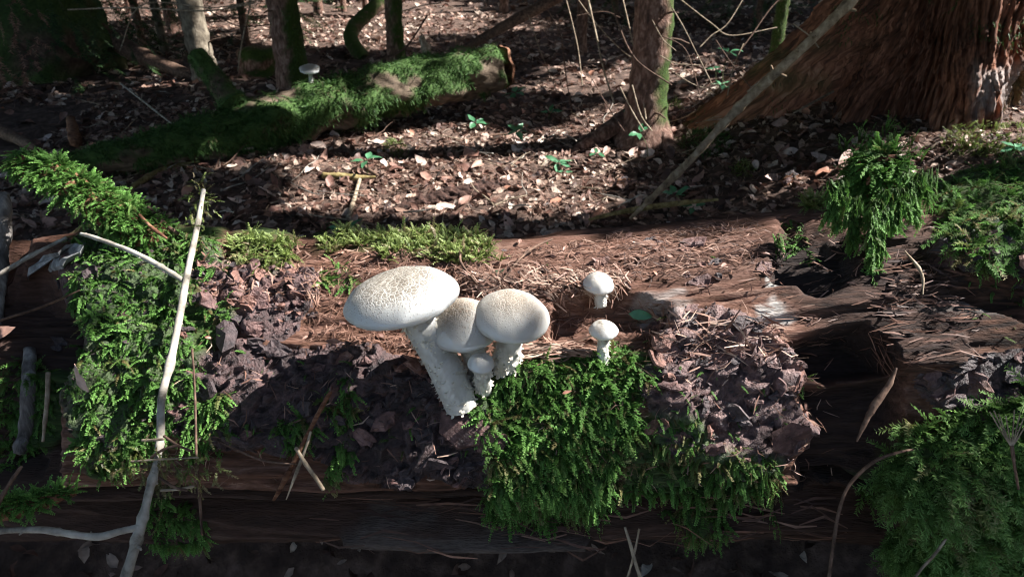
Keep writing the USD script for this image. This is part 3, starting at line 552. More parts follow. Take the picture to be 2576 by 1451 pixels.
# ------------------------------------------------------------------ moss
def shoot_proto(rng, n_leaf=13, leaf=.20, width=.075, bendy=.45, stem=.018, double=True):
    """one moss shoot, unit length along z, bending towards y"""
    V, Fc, tip = [], [], []
    t = np.linspace(0, 1, 5); bend = bendy * rng.uniform(.5, 1.3)
    axis = lambda t: np.stack([.05 * np.sin(t * 4), bend * t ** 2, t * (1 - .18 * bend * t)], -1)
    c = axis(t)
    for i in range(5): V += [c[i] + [stem * (1 - .6 * t[i]), 0, 0], c[i] - [stem * (1 - .6 * t[i]), 0, 0]]; tip += [t[i] * .6] * 2
    for i in range(4): a = 2 * i; Fc += [[a, a + 1, a + 3], [a, a + 3, a + 2]]
    for k in range(n_leaf):
        tt = .12 + .86 * (k + rng.random() * .6) / n_leaf; p = axis(np.array(tt)); d = axis(np.array(min(tt + .05, 1.0))) - axis(np.array(tt - .05)); d = d / np.linalg.norm(d)
        prof = (1 - .62 * tt) * min(1, .45 + 2.5 * tt)
        for sgn in (-1, 1):
            ang = rng.uniform(.65, 1.1); sd = np.array([sgn * math.cos(rng.normal(0, .35)), math.sin(rng.normal(0, .5)), 0.0]); sd /= np.linalg.norm(sd)
            o = d * math.cos(ang) + sd * math.sin(ang); L = leaf * prof * rng.uniform(.8, 1.25); wv = np.cross(o, [0, 1, 0]); wv = wv / (np.linalg.norm(wv) + 1e-9) * width * prof + d * 0
            i0 = len(V); mid = p + o * L * .45 + np.array([0, .03 * prof, 0])
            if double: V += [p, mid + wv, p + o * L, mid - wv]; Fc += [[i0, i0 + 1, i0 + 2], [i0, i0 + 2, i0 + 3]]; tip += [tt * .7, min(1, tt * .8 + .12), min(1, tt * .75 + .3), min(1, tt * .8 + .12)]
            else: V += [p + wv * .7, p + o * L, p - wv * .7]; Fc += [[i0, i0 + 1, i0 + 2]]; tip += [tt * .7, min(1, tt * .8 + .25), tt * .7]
    return np.array(V), np.array(Fc), np.array(tip)
_r = np.random.default_rng(7)
PROTO = {'fine': [shoot_proto(_r) for _ in range(6)], 'fern': [shoot_proto(_r, 19, .26, .035, .55, .013) for _ in range(6)], 'thin': [shoot_proto(_r, 15, .10, .035, .25, .012) for _ in range(4)],
         'far': [shoot_proto(_r, 5, .30, .11, .5, .03, False) for _ in range(4)], 'mid': [shoot_proto(_r, 9, .24, .085, .45, .02, False) for _ in range(5)]}
def shoots(bag, P, N, length, rng, kind='fine', out=.8, hang=.5, rand=.5, up=0.0, tint=None, sink=.12):
    if len(P) == 0: return
    L = np.broadcast_to(np.asarray(length, float), (len(P),)) * rng.uniform(.6, 1.25, len(P))
    D = unit(N * out + np.array([0, 0, -1.0]) * hang + np.array([0, 0, 1.0]) * up + rng.normal(0, rand, (len(P), 3)) * np.array([1, .8, .8]))
    g = np.array([0, 0, -1.0]) + rng.normal(0, .35, (len(P), 3)); Yx = unit(g - (g * D).sum(1)[:, None] * D); Xx = np.cross(Yx, D)
    tn = rng.random(len(P)) if tint is None else np.clip(tint + rng.normal(0, .16, len(P)), 0, 1)
    pr = PROTO[kind]; which = rng.integers(0, len(pr), len(P))
    for k, (v, f, tip) in enumerate(pr):
        s = which == k; n = s.sum()
        if not n: continue
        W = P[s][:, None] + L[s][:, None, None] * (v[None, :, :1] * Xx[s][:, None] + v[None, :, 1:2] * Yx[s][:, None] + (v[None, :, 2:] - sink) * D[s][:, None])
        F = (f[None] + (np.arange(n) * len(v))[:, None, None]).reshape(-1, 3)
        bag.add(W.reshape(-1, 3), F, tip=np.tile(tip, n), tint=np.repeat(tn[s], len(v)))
def on_log(poly, n, rng, fuzz=14):
    jit = fuzz * (fbm(np.stack([fu / 60, fv / 60, fu * 0], -1), 3, 88) - .5) * 2
    w = ONLOG & (sdf(poly, fu + jit, fv + jit) < 0)
    return sample(log_v, log_f, n, rng, w.astype(float))
AVG = np.array([0, -.75, .66])
def moss_on_log(key, label, n, length, rng, kind='fine', out=.7, hang=.55, rand=.55, up=0.0, name='moss_mat', mat='moss_green', tint_shift=0.05, extra=None, fuzz=26):
    b = Bag(); P, N = on_log(MOSS[key], n, rng, fuzz); N = unit(N * .5 + AVG * .7)
    tn = fbm(P * 28, 3, 91) * 1.15 - .12 + tint_shift
    clump = .40 + 1.2 * fbm(P * 55, 2, 92); dead_ = rng.random(len(P)) < .10; tn = np.where(dead_, .95, tn)
    shoots(b, P, N, length * clump, rng, kind, out, hang, rand, up, tn)
    shoots(b, P[: n // 3], N[: n // 3], length * .55, rng, 'mid', out, hang * .5, rand, up, tn[: n // 3] * .6)
    for e in extra or ():
        P, N = on_log(e[0], e[1], rng, 8); shoots(b, P + AVG * .004, unit(N * .4 + AVG), e[2], rng, e[3], .35, 1.0, .3, 0, fbm(P * 28, 3, 91) + tint_shift)
    if not b.v: print('EMPTY MOSS', key); return
    return obj(name, b.mesh(), mat, None, label, 'moss', kind='stuff', smooth=False, attrs=b.attrs())
rng = np.random.default_rng(202)
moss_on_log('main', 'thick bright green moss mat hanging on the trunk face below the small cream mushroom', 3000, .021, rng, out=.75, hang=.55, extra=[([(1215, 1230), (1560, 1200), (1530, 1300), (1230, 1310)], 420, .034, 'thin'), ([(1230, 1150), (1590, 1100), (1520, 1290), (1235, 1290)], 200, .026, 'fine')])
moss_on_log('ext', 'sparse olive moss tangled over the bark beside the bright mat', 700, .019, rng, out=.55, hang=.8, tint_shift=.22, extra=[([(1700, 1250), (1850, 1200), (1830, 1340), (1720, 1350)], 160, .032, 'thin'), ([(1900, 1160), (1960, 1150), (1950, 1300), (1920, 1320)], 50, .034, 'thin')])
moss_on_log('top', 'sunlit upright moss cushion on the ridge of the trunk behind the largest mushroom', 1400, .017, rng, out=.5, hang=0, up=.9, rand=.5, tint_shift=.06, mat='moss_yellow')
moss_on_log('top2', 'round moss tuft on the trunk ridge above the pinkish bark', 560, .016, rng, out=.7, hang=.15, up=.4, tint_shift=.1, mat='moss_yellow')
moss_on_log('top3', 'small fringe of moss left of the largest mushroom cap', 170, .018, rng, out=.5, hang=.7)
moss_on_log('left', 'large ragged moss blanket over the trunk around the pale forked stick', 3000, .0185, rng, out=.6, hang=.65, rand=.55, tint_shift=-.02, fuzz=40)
moss_on_log('left2', 'moss tuft dangling right of the pale forked stick', 330, .019, rng, out=.5, hang=.8)
moss_on_log('left3', 'dark moss hanging on the trunk near the short upright broken twig', 620, .02, rng, out=.5, hang=.7, fuzz=22)
moss_on_log('sliver', 'thin straggling moss hanging along the split bark slivers', 230, .020, rng, out=.4, hang=.9, tint_shift=.2, fuzz=22)
moss_on_log('sliver2', 'little moss tuft on the dark bark left of the split slivers', 150, .019, rng, out=.5, hang=.8, fuzz=16)
moss_on_log('low_left', 'shaded moss under the trunk beside the fork of the pale stick', 360, .02, rng, out=.5, hang=.7, fuzz=24)
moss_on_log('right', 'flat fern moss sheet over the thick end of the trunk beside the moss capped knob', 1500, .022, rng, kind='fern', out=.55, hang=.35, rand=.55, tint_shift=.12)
moss_on_log('right2', 'small sunlit moss fringe on the trunk left of the moss capped knob', 190, .018, rng, out=.5, hang=0, up=.6, mat='moss_yellow')
moss_on_log('right3', 'shaded moss wisps on the wood under the moss capped knob', 120, .018, rng, out=.5, hang=.6)
b = Bag()
P, N = on_log(MOSS['botright'], 1500, rng, 26); N = unit(N * .4 + np.array([-.15, -.75, .5]))
shoots(b, P, N, .036 * (.6 + .8 * fbm(P * 30, 2, 92)), rng, 'fern', .85, .12, .5, .1, fbm(P * 25, 3, 93) + .04)
shoots(b, P[:700], N[:700], .020, rng, 'mid', .7, .3, .5, 0, fbm(P[:700] * 25, 3, 93) * .6)
obj('moss_mat', b.mesh(), 'moss_fern', None, 'big feathery fern like moss clump nearest the viewer under the thick trunk end', 'moss', kind='stuff', smooth=False, attrs=b.attrs())
b = Bag()
for key, n in ((BARK['front'], 110), (BARK['mound'], 90), ([(1990, 920), (2080, 930), (2060, 990), (2000, 980)], 60), ([(1140, 600), (1900, 560), (1900, 640), (1300, 690)], 40), ([(2420, 640), (2640, 660), (2600, 900), (2450, 800)], 60)):
    P, N = on_log(key, n, rng, 10); k = fbm(P * 22, 2, 94) > .53; shoots(b, P[k], unit(N[k] * .4 + AVG), .012, rng, 'fine', .6, .6, .5, 0)
obj('moss_sprigs', b.mesh(), 'moss_green', None, 'tiny single moss sprigs scattered over bare bark and wood of the trunk', 'moss', kind='stuff', smooth=False, attrs=b.attrs())

# ------------------------------------------------------------------ litter lying on the trunk
def strips(bag, P, N, length, width, rng, along=None, rand=1.0, lift=.001, stand=.12, tint=(0, 1)):
    n = len(P); 
    if n == 0: return
    T = rng.normal(0, rand, (n, 3)) + (0 if along is None else np.asarray(along)); T = unit(T - (T * N).sum(1)[:, None] * N + N * rng.normal(0, stand, (n, 1)))
    S = unit(np.cross(N, T)); L = length * rng.uniform(.4, 1.4, n); W = width * rng.uniform(.5, 1.5, n); bow = rng.normal(0, .10, n) * L
    c = P + N * lift; rows = []
    for k, (t, w, h) in enumerate(((-.5, .4, 0), (0, 1, 1), (.5, .4, 0))):
        q = c + T * (L * t)[:, None] + S * (bow * h)[:, None] + N * (np.abs(bow) * .4 * h)[:, None]
        rows += [q - S * (W * w / 2)[:, None], q + S * (W * w / 2)[:, None]]
    V = np.stack(rows, 1); F = np.array([[0, 1, 3], [0, 3, 2], [2, 3, 5], [2, 5, 4]])
    Fk = (F[None] + (np.arange(n) * 6)[:, None, None]).reshape(-1, 3)
    bag.add(V.reshape(-1, 3), Fk, tint=np.repeat(rng.uniform(*tint, n), 6))
rng = np.random.default_rng(303)
b = Bag()
P, N = on_log([(770, 690), (1000, 640), (1180, 650), (1300, 700), (1200, 800), (1100, 900), (960, 880), (780, 860)], 1500, rng); strips(b, P, N, .014, .0011, rng, (.3, 0, -.2), 1.0, .002, .25, (.15, .75))
P, N = on_log([(1240, 640), (1500, 600), (1900, 560), (1960, 680), (1700, 700), (1560, 720), (1300, 700)], 1900, rng); strips(b, P, N, .0115, .0011, rng, (1.2, 0, 0), .8, .002, .3, (.05, .8))
P, N = on_log([(480, 620), (1240, 600), (1240, 700), (800, 760), (500, 760)], 700, rng); strips(b, P, N, .012, .0016, rng, None, 1.0, .002, .3, (.2, .9))
P, N = on_log([(1400, 760), (1700, 760), (1660, 880), (1300, 890)], 260, rng); strips(b, P, N, .014, .0012, rng, (1, 0, 0), .8, .002, .25, (.1, .7))
P, N = on_log([(1640, 640), (2300, 500), (2500, 900), (1980, 900)], 300, rng); strips(b, P, N, .016, .0013, rng, (1.3, 0, 0), .6, .002, .25, (.1, .8))
P, N = on_log([(430, 880), (2100, 880), (2100, 1210), (430, 1210)], 420, rng); strips(b, P, N, .016, .0011, rng, (0, 0, -.8), .9, .003, .3, (.2, .9))
obj('needle_litter', b.mesh(), 'needle_brown', None, 'brown needles and wood shreds littering the top of the trunk', 'needles', kind='stuff', smooth=False, attrs=b.attrs())
# torn fibres of the ledge
b = Bag()
P, N = on_log([(1180, 690), (1560, 690), (1560, 735), (1390, 750), (1180, 740)], 420, rng, 4); strips(b, P + AVG * .003, N, .028, .0016, rng, (.8, -.2, -.5), .55, .004, .3, (.35, 1))
P, N = on_log([(1640, 790), (1990, 800), (1990, 900), (1700, 900)], 130, rng, 4); strips(b, P + AVG * .003, N, .026, .0018, rng, (1, 0, -.2), .3, .003, .25, (.35, 1))
P, N = on_log([(2200, 640), (2420, 640), (2420, 930), (2200, 930)], 170, rng, 4); strips(b, P + AVG * .003, N, .03, .0018, rng, (1.4, 0, -.2), .2, .003, .2, (.0, .55))
P, N = on_log([(1290, 865), (1500, 862), (1500, 892), (1290, 902)], 160, rng, 3); strips(b, P + AVG * .002, N, .035, .002, rng, (1.6, 0, 0), .15, .002, .1, (.4, 1))
P, N = on_log([(800, 1240), (2100, 1240), (2100, 1400), (800, 1400)], 220, rng, 4); strips(b, P + AVG * .003, N, .05, .002, rng, (1.6, 0, -.1), .15, .002, .12, (.05, .6))
obj('wood_fibres', b.mesh(), 'needle_brown', LOG, smooth=False, kind='stuff', attrs=b.attrs())
# ------------------------------------------------------------------ sticks
def stick(name, label, pts_uv, depth, px, matn, seed=0, group=None, cat='stick', bump=.12, sides=9, n=40, parent=None, knots=0, offset=.012, dmax=None):
    """pts_uv: picture points; px: widths there; depth: one per point, 'log' = lying just off the trunk, 'floor' = on the ground"""
    P = []
    if depth == 'front': depth = float(min(dep(u_, v_) for u_, v_ in pts_uv) - offset)
    for i, (u, v) in enumerate(pts_uv):
        d_ = depth[i] if isinstance(depth, (list, tuple)) else depth
        if d_ == 'log':
            p, n_, ok = hit_log(u, v); p = p + n_ * offset if ok else hit_floor(np.float64(u), np.float64(v))
            if dmax: 
                k = project(p)[2]
                if k > dmax: p = at(u, v, dmax)
        elif d_ == 'floor': p = hit_floor(np.float64(u), np.float64(v)) + np.array([0, 0, offset])
        else: p = at(u, v, d_)
        P.append(p)
    P = np.array(P); dd = project(P)[2]; r = np.asarray(px, float) * np.ones(len(P)) * dd / FPX / 2
    path = smooth_path(P, n); rr = np.interp(np.linspace(0, len(P) - 1, n), np.arange(len(P)), r)
    rng = np.random.default_rng(seed + 900); wob = fbm(np.stack([np.linspace(0, 9, n), np.zeros(n) + seed, np.zeros(n)], -1), 3, seed)
    rr = rr * .76 * (1 + .22 * (wob - .5) * 2)
    for _ in range(knots):
        c = rng.uniform(.05, .95); rr = rr * (1 + .28 * np.exp(-((np.linspace(0, 1, n) - c) / .012) ** 2))
    b = Bag(); b.add(*tube(path, rr, sides, bump, 120, seed))
    for _ in range(knots):      # short snapped spurs
        i = int(rng.uniform(.08, .92) * n); T = unit(path[min(i + 1, n - 1)] - path[i - 1]); o = rng.normal(0, 1, 3); o = unit(o - (o @ T) * T); L = rr[i] * rng.uniform(1.2, 2.1)
        b.add(*tube(np.array([path[i], path[i] + o * L * .6, path[i] + o * L + T * L * .2]), [rr[i] * .5, rr[i] * .35, rr[i] * .22], 6))
    if parent: return obj(name, b.mesh(), matn, parent)
    return obj(name, b.mesh(), matn, None, label, cat, group)
FORK = thing('forked_stick', 'long pale forked dead stick leaning upright against the mossy trunk', 'stick', at(330, 1440, .60))
stick('stem', '', [(512, 478), (498, 560), (471, 690), (455, 780), (428, 915), (407, 1000), (404, 1095), (395, 1160), (378, 1225), (360, 1300), (340, 1372), (310, 1470)], [.80, .775, .735, .71, .675, .655, .64, .63, .62, .612, .605, .595], [15, 17, 21, 23, 25, 25, 27, 28, 30, 32, 34, 38], 'grey_stick', 1, parent=FORK, knots=5, n=90, sides=12)
stick('side_branch', '', [(462, 706), (400, 668), (320, 628), (235, 597), (203, 588)], [.732, .735, .745, .755, .76], [20, 19, 18, 15, 11], 'grey_stick', 2, parent=FORK, knots=2, n=40)
stick('lower_branch', '', [(352, 1325), (300, 1336), (245, 1349), (170, 1341), (90, 1331), (-60, 1338)], [.608, .606, .604, .602, .6, .6], [26, 24, 25, 22, 22, 24], 'grey_stick', 3, parent=FORK, knots=3, n=40)
rng = np.random.default_rng(404)
b = Bag(); c0 = at(505, 500, .80)
P = c0 + rng.normal(0, 1, (70, 3)) * np.array([.006, .006, .014]); shoots(b, P, unit(P - c0 + 1e-4), .011, rng, 'mid', .9, .1, .5, .2)
P = at(490, 585, .772) + rng.normal(0, 1, (36, 3)) * np.array([.004, .004, .012]); shoots(b, P, unit(rng.normal(0, 1, (36, 3))), .010, rng, 'mid', .9, .2, .5)
obj('moss_tuft', b.mesh(), 'moss_yellow', None, 'pale moss tufts clinging to the top end of the forked stick', 'moss', kind='stuff', smooth=False, attrs=b.attrs())
stick('dead_stick', 'bare pale stick slanting down to the picture edge below the mossy branch stub', [(-60, 712), (0, 688), (80, 642), (168, 598)], [.80, .80, .81, .82], [17, 16, 15, 12], 'grey_stick', 5, knots=1)
stick('dead_stick', 'thin brownish twig reaching over the dark gap left of the big moss blanket', [(-60, 830), (0, 806), (110, 770), (200, 730)], [.66, .67, .69, .73], [10, 9, 8, 6], 'brown_stick', 6)
stick('broken_twig', 'short upright broken twig with a pale snapped top in dark moss', [(121, 936), (119, 1000), (113, 1060), (108, 1110)], 'front', [15, 15, 13, 9], 'pale_stick', 7, offset=.022)
stick('broken_twig', 'brownish broken twig rising from the mossy wood chunk at the picture corner', [(-30, 1315), (0, 1256), (25, 1215), (54, 1172)], [.585, .585, .59, .6], [15, 15, 14, 12], 'brown_stick', 8)
stick('dead_twig', 'dark thin twig stretched under the bark edge left of the split slivers', [(540, 1104), (610, 1138), (672, 1160), (760, 1168)], 'front', [8, 8, 7, 5], 'brown_stick', 9, offset=.02)
stick('bark_sliver', 'reddish split bark sliver hanging steeply off the dark bark', [(832, 985), (806, 1030), (775, 1090), (745, 1150), (715, 1210), (688, 1258)], 'front', [12, 17, 13, 16, 18, 10], 'red_wood', 10, offset=.016, bump=.3)
stick('bark_sliver', 'pale pointed wood sliver hanging beside the reddish split one', [(782, 1085), (768, 1130), (745, 1190), (720, 1256)], 'front', [8, 9, 12, 4], 'pale_stick', 11, offset=.024)
stick('broken_twig', 'short pinkish broken twig crossing the foot of the split slivers', [(744, 1125), (768, 1165), (793, 1200), (814, 1232)], 'front', [13, 14, 14, 13], 'pale_stick', 12, offset=.03)
stick('dead_twig', 'long thin reddish twig hanging down beside the forked stick', [(483, 878), (489, 960), (492, 1060), (494, 1150), (502, 1240), (508, 1345)], 'front', [8, 8, 8, 9, 10, 8], 'brown_stick', 13, offset=.018, dmax=.66)
stick('dead_twig', 'curved dark root like twig hanging under the thick trunk end', [(2330, 1128), (2270, 1135), (2200, 1160), (2140, 1215), (2112, 1280), (2096, 1370), (2083, 1470)], [.67, .66, .65, .645, .64, .63, .62], [8, 9, 11, 12, 11, 11, 12], 'brown_stick', 14, n=60)
stick('bark_sliver', 'dark grey torn wood strip hanging from the cavity at the thick end', [(2255, 925), (2235, 970), (2200, 1020), (2178, 1060), (2155, 1110)], 'front', [8, 20, 26, 16, 6], 'brown_stick', 15, offset=.02, bump=.35)
stick('bark_sliver', 'frayed tan wood strip curling below the moss capped knob', [(2278, 672), (2290, 690), (2305, 715), (2298, 745)], 'log', [5, 12, 11, 4], 'pale_stick', 16, offset=.016, bump=.35)
stick('dead_twig', 'dark slanting twig on the shredded ridge behind the cream cap', [(1265, 705), (1310, 668), (1350, 640), (1390, 622)], 'log', [8, 9, 9, 7], 'brown_stick', 17, offset=.009)
stick('dead_twig', 'short purplish twig standing just right of the largest cap', [(1158, 652), (1172, 680), (1190, 712), (1200, 730)], 'log', [9, 9, 9, 7], 'brown_stick', 18, offset=.01)
stick('bark_sliver', 'one of two crossing pale slivers under the trunk beneath the bright moss mat, leaning left', [(1572, 1325), (1586, 1370), (1600, 1420), (1622, 1480)], [.585, .58, .575, .57], [8, 10, 13, 16], 'pale_stick', 19)
stick('bark_sliver', 'thinner of two crossing pale slivers under the trunk, leaning right', [(1608, 1330), (1598, 1380), (1585, 1430), (1570, 1480)], [.58, .582, .584, .586], [7, 8, 8, 9], 'pale_stick', 20)
stick('dead_twig', 'knobbly dead twig at the lower edge beside the big feathery moss', [(2380, 1355), (2350, 1395), (2318, 1430), (2290, 1470)], [.60, .595, .59, .585], [7, 9, 9, 9], 'pale_stick', 21, knots=5)
for i, (pts, lab, px) in enumerate([([(357, 1107), (385, 1106), (412, 1104)], 'pale straight twig end lying across the forked stick', 9), ([(412, 1096), (445, 1118), (482, 1135)], 'brownish twig slanting from the forked stick', 9),
        ([(330, 1160), (400, 1155), (500, 1150)], 'thin twig lying level in the debris on the forked stick', 6), ([(400, 1200), (440, 1225), (470, 1232)], 'pale bent twig below the debris on the forked stick', 9), ([(405, 1233), (450, 1230), (490, 1222)], 'pale level twig under the debris on the forked stick', 9),
        ([(380, 1150), (415, 1128), (450, 1120)], 'reddish flat twig in the debris on the forked stick', 9)]):
    stick('debris_twig', lab, pts, [.625, .622, .62], px, ('pale_stick', 'brown_stick')[i % 2], 30 + i, n=14, group='twigs caught on the forked stick')
b = Bag(); c0 = at(415, 1180, .632)
P = c0 + rng.normal(0, 1, (150, 3)) * np.array([.022, .006, .012]); shoots(b, P, unit(rng.normal(0, 1, (150, 3)) + [0, -1, -.3]), .013, rng, 'mid', .7, .5, .6, 0, .75)
obj('moss_tuft', b.mesh(), 'moss_yellow', None, 'dry moss and debris caught on the forked stick', 'moss', kind='stuff', smooth=False, attrs=b.attrs())
# grey post, dark post, rotten chunks at the left edge
stick('grey_snag', 'weathered grey broken snag at the picture edge beside the mossy branch stub', [(12, 485), (8, 560), (0, 650), (-8, 760), (-10, 900)], [.86, .855, .85, .84, .83], [26, 48, 52, 46, 40], 'grey_wood', 40, cat='snag', bump=.3, sides=16)
v, f = poly_slab([(72, 705), (76, 682), (100, 668), (112, 652), (150, 645), (165, 628), (190, 622), (212, 627), (203, 645), (172, 660), (160, 676), (128, 684), (100, 702)], .012, .012, None, .004)
obj('white_rot_chunk', (v, f), 'white_rot', None, 'chunk of white rotted wood lying left of the mossy branch stub', 'rotten wood', smooth=False)
stick('dark_post', 'dark bluish rotten slab standing in the shade behind the left moss', [(85, 880), (82, 960), (75, 1050), (62, 1140)], 'log', [34, 46, 46, 40], 'grey_wood', 42, cat='rotten wood', bump=.25, offset=.008, sides=14)
CH = stick('mossy_chunk', 'reddish rotten wood chunk with a mossy top in the lower picture corner', [(-80, 1292), (0, 1285), (90, 1266), (190, 1238)], [.60, .60, .605, .615], [70, 66, 56, 22], 'red_wood', 43, cat='rotten wood', bump=.3, sides=18, n=50)
def mesh_of(path):
    mm = UsdGeom.Mesh.Get(stage, path); v = np.array(mm.GetPointsAttr().Get(), float); f = np.array(mm.GetFaceVertexIndicesAttr().Get()).reshape(-1, 3)
    root = path
    while root and root not in ORIGIN: root = root.rsplit('/', 1)[0]
    return v + (ORIGIN[root] if root else 0), f
def moss_on(path, n, length, rng, label, kind='fine', matn='moss_green', up=.35, only=None, name='moss_mat', out=.7, hang=.3, tint_shift=0, rand=.45, parent=None, mk=None):
    v, f = mesh_of(path); c = v[f].mean(1); nn = unit(np.cross(v[f[:, 1]] - v[f[:, 0]], v[f[:, 2]] - v[f[:, 0]]))
    if (nn * unit(c - v.mean(0))).sum() < 0: nn = -nn
    w = np.clip(nn[:, 2] + up, 0, 1) if only is None else only(c, nn)
    P, N = sample(v, f, n, rng, w); 
    if N.shape[0] and (N * unit(P - v.mean(0))).sum() < 0: N = -N
    b = Bag(); shoots(b, P, N, length * (.6 + .8 * fbm(P * 40, 2, 95)), rng, kind, out, hang, rand, .1, fbm(P * 25, 3, 93) * 1.1 - .1 + tint_shift)
    return obj(name, b.mesh(), matn, parent, None if parent else label, None if parent else 'moss', kind='stuff', smooth=False, attrs=b.attrs())
rng = np.random.default_rng(505)
moss_on(CH, 420, .013, rng, 'low moss on the reddish rotten chunk in the lower corner', up=-.2)
# leaning branch stub at the left, covered with moss
STB = thing('branch_stub', 'thick broken branch stub slanting up off the trunk, wrapped in green moss', 'branch stub', at(320, 560, .80))
def place(name, pts, depth, px, matn, seed, parent, bump=.25, sides=16, n=40): return stick(name, '', pts, depth, px, matn, seed, parent=parent, bump=bump, sides=sides, n=n)
s1 = place('wood', [(400, 610), (320, 560), (230, 505), (140, 450), (50, 415)], [.80, .80, .80, .805, .81], [120, 112, 104, 96, 70], 'red_wood', 44, STB)
place('splinter', [(372, 520), (410, 560), (450, 590)], [.80, .795, .80], [12, 18, 10], 'brown_stick', 45, STB); place('splinter', [(350, 540), (385, 575), (420, 600)], [.78, .775, .775], [10, 14, 8], 'red_wood', 46, STB)
moss_on(s1, 1500, .018, rng, 'shaggy moss wrapping the slanting broken branch stub', up=.45, hang=.25)
# moss capped knob at the right
KN = thing('trunk_knob', 'upright broken branch knob on the trunk under a shaggy moss cap', 'branch stub', hit(2220, 600))
k1 = place('wood', [(2262, 640), (2238, 560), (2215, 480), (2205, 400)], [.83, .82, .815, .815], [150, 130, 165, 120], 'red_wood', 47, KN, .3, 20)
b = Bag(); v, f = mesh_of(k1); kc = v.mean(0)
P, N = sample(v, f, 1600, rng, np.clip((v[f].mean(1)[:, 2] - (kc[2] - .045)) / .02, 0, 1)); N = np.where(((P - kc) * N).sum(1)[:, None] < 0, -N, N)
shoots(b, P, N, .026 * (.6 + .8 * fbm(P * 40, 2, 95)), rng, 'fine', .75, .55, .45, .15, fbm(P * 25, 3, 93) * 1.1 - .02)
for (u, v0, v1, dd_, w_, k_) in ((2200, 520, 755, .725, 16, 150), (2212, 500, 670, .73, 30, 170), (2150, 490, 610, .74, 36, 140), (2255, 470, 560, .735, 44, 150), (2305, 430, 540, .745, 36, 150), (2105, 450, 560, .75, 36, 150), (2335, 420, 510, .76, 26, 90)):
    t = rng.random(k_); P = at(u + rng.normal(0, w_ / 2.5, k_) * (1.1 - t), v0 + (v1 - v0) * t, np.full(k_, dd_)); shoots(b, P, np.tile([0, -1.0, 0], (k_, 1)) + rng.normal(0, .8, (k_, 3)), .019 * rng.uniform(.6, 1.3, k_), rng, 'thin' if k_ < 100 else 'fine', .35, 1.0, .35, 0, .45)
for (u, v) in ((2130, 385), (2165, 350), (2235, 335), (2262, 350), (2300, 380), (2150, 400)):
    P = at(u + rng.normal(0, 8, 14), v + rng.uniform(-18, 30, 14), np.full(14, .815)); shoots(b, P, np.tile([0, -.3, 1.0], (14, 1)), .02, rng, 'thin', .8, 0, .4, .5, .5)
obj('moss_cap', b.mesh(), 'moss_green', None, 'shaggy green moss cap drooping over the upright knob of the trunk', 'moss', kind='stuff', smooth=False, attrs=b.attrs())
# dry needle bundle hanging at the right edge
NB = thing('needle_bundle', 'dry brown bundle of long needles caught in the feathery moss', 'needles', at(2545, 1180, .6))
for i, (u0, v0) in enumerate([(2490, 1035), (2500, 1032), (2512, 1040), (2530, 1045), (2552, 1030), (2566, 1040), (2575, 1050), (2585, 1060)]):
    stick('needle', '', [(u0, v0), (u0 * .5 + 2545 * .5, (v0 + 1120) / 2 + 5), (2545, 1125)], [.60, .60, .60], [4, 5, 5], 'pale_stick', 50 + i, parent=NB, n=8, sides=5)
stick('needle_stalk', '', [(2545, 1120), (2552, 1170), (2562, 1230)], [.60, .60, .605], [12, 9, 8], 'brown_stick', 60, parent=NB, n=10)

# ------------------------------------------------------------------ leaves
def leaf_vf(L, W, rng, curl=.3, n=6, fold=.18, tipp=1.0, lobes=0):
    t = np.linspace(0, 1, n); w = np.sin(np.pi * t ** .85) ** .8 * W * (1 - .25 * t) + .002 * L
    if lobes: w = w * (1 + .35 * np.sin(t * lobes * 2 * np.pi))
    bend = rng.normal(0, curl); tw = rng.normal(0, curl * .8)
    x = (t - .5) * L; z = bend * L * ((t - .5) ** 2 - .1) + rng.normal(0, .02 * L, n)
    rows = []
    for k in (-1, -.45, .45, 1): rows.append(np.stack([x, k * w / 2 * (1 + 0), z + fold * np.abs(k) * w + tw * k * w * (t - .5) + rng.normal(0, .025 * L, n) * abs(k)], -1))
    v = np.stack(rows, 1).reshape(-1, 3); return v, grid_faces(n, 4)
def frame(n, az):
    n = unit(n); x = np.array([math.cos(az), math.sin(az), 0]); x = unit(x - (x @ n) * n); return np.stack([x, np.cross(n, x), n], 1)
def loose_leaf(name, label, uv, L, W, matn, seed, az=None, tilt=.3, on='hit', nrm_=None, cat='leaf', lift=.006, group=None, dep_=None):
    rng = np.random.default_rng(seed); v, f = leaf_vf(L, W, rng)
    p = at(*uv, dep_) if dep_ else hit(*uv)
    n = unit((AVG * .6 + [0, 0, .5] if nrm_ is None else np.asarray(nrm_)) + rng.normal(0, tilt, 3)); M = frame(n, rng.uniform(0, 6.28) if az is None else az)
    return obj(name, (v @ M.T + p + n * lift, f), matn, None, label, cat, group)
mat_g = 'seedling_leaf'
def green_leaf(name, label, uv, L, W, seed, az, nrm_=None, tint=.6, lift=.006):
    rng = np.random.default_rng(seed); v, f = leaf_vf(L, W, rng, .15); p = hit(*uv); n = unit(AVG * .6 + [0, 0, .5] if nrm_ is None else np.asarray(nrm_)); M = frame(n, az)
    return obj(name, (v @ M.T + p + n * lift, f), mat_g, None, label, 'leaf', attrs={'tint': np.full(len(v), tint)})
green_leaf('green_leaf', 'fallen pale green leaf on the grey wood right of the small white mushroom', (1610, 795), .026, .012, 1, -.2, tint=.95, nrm_=(0, -.8, .6))
loose_leaf('pale_leaf', 'bright pale curled leaf lying between the two largest caps', (1210, 714), .018, .008, 'dead_leaf_4', 2, 0.2, .1)
green_leaf('green_leaf', 'grey green leaf scrap propped between the two largest caps', (1252, 694), .022, .008, 3, .5, nrm_=(-.3, -.6, .6), tint=.9)
loose_leaf('dead_leaf', 'crumpled tan dead leaf hanging in the left moss blanket', (236, 940), .030, .013, 'dead_leaf_3', 4, 1.4, .2, nrm_=(0, -1, .2), lift=.014)
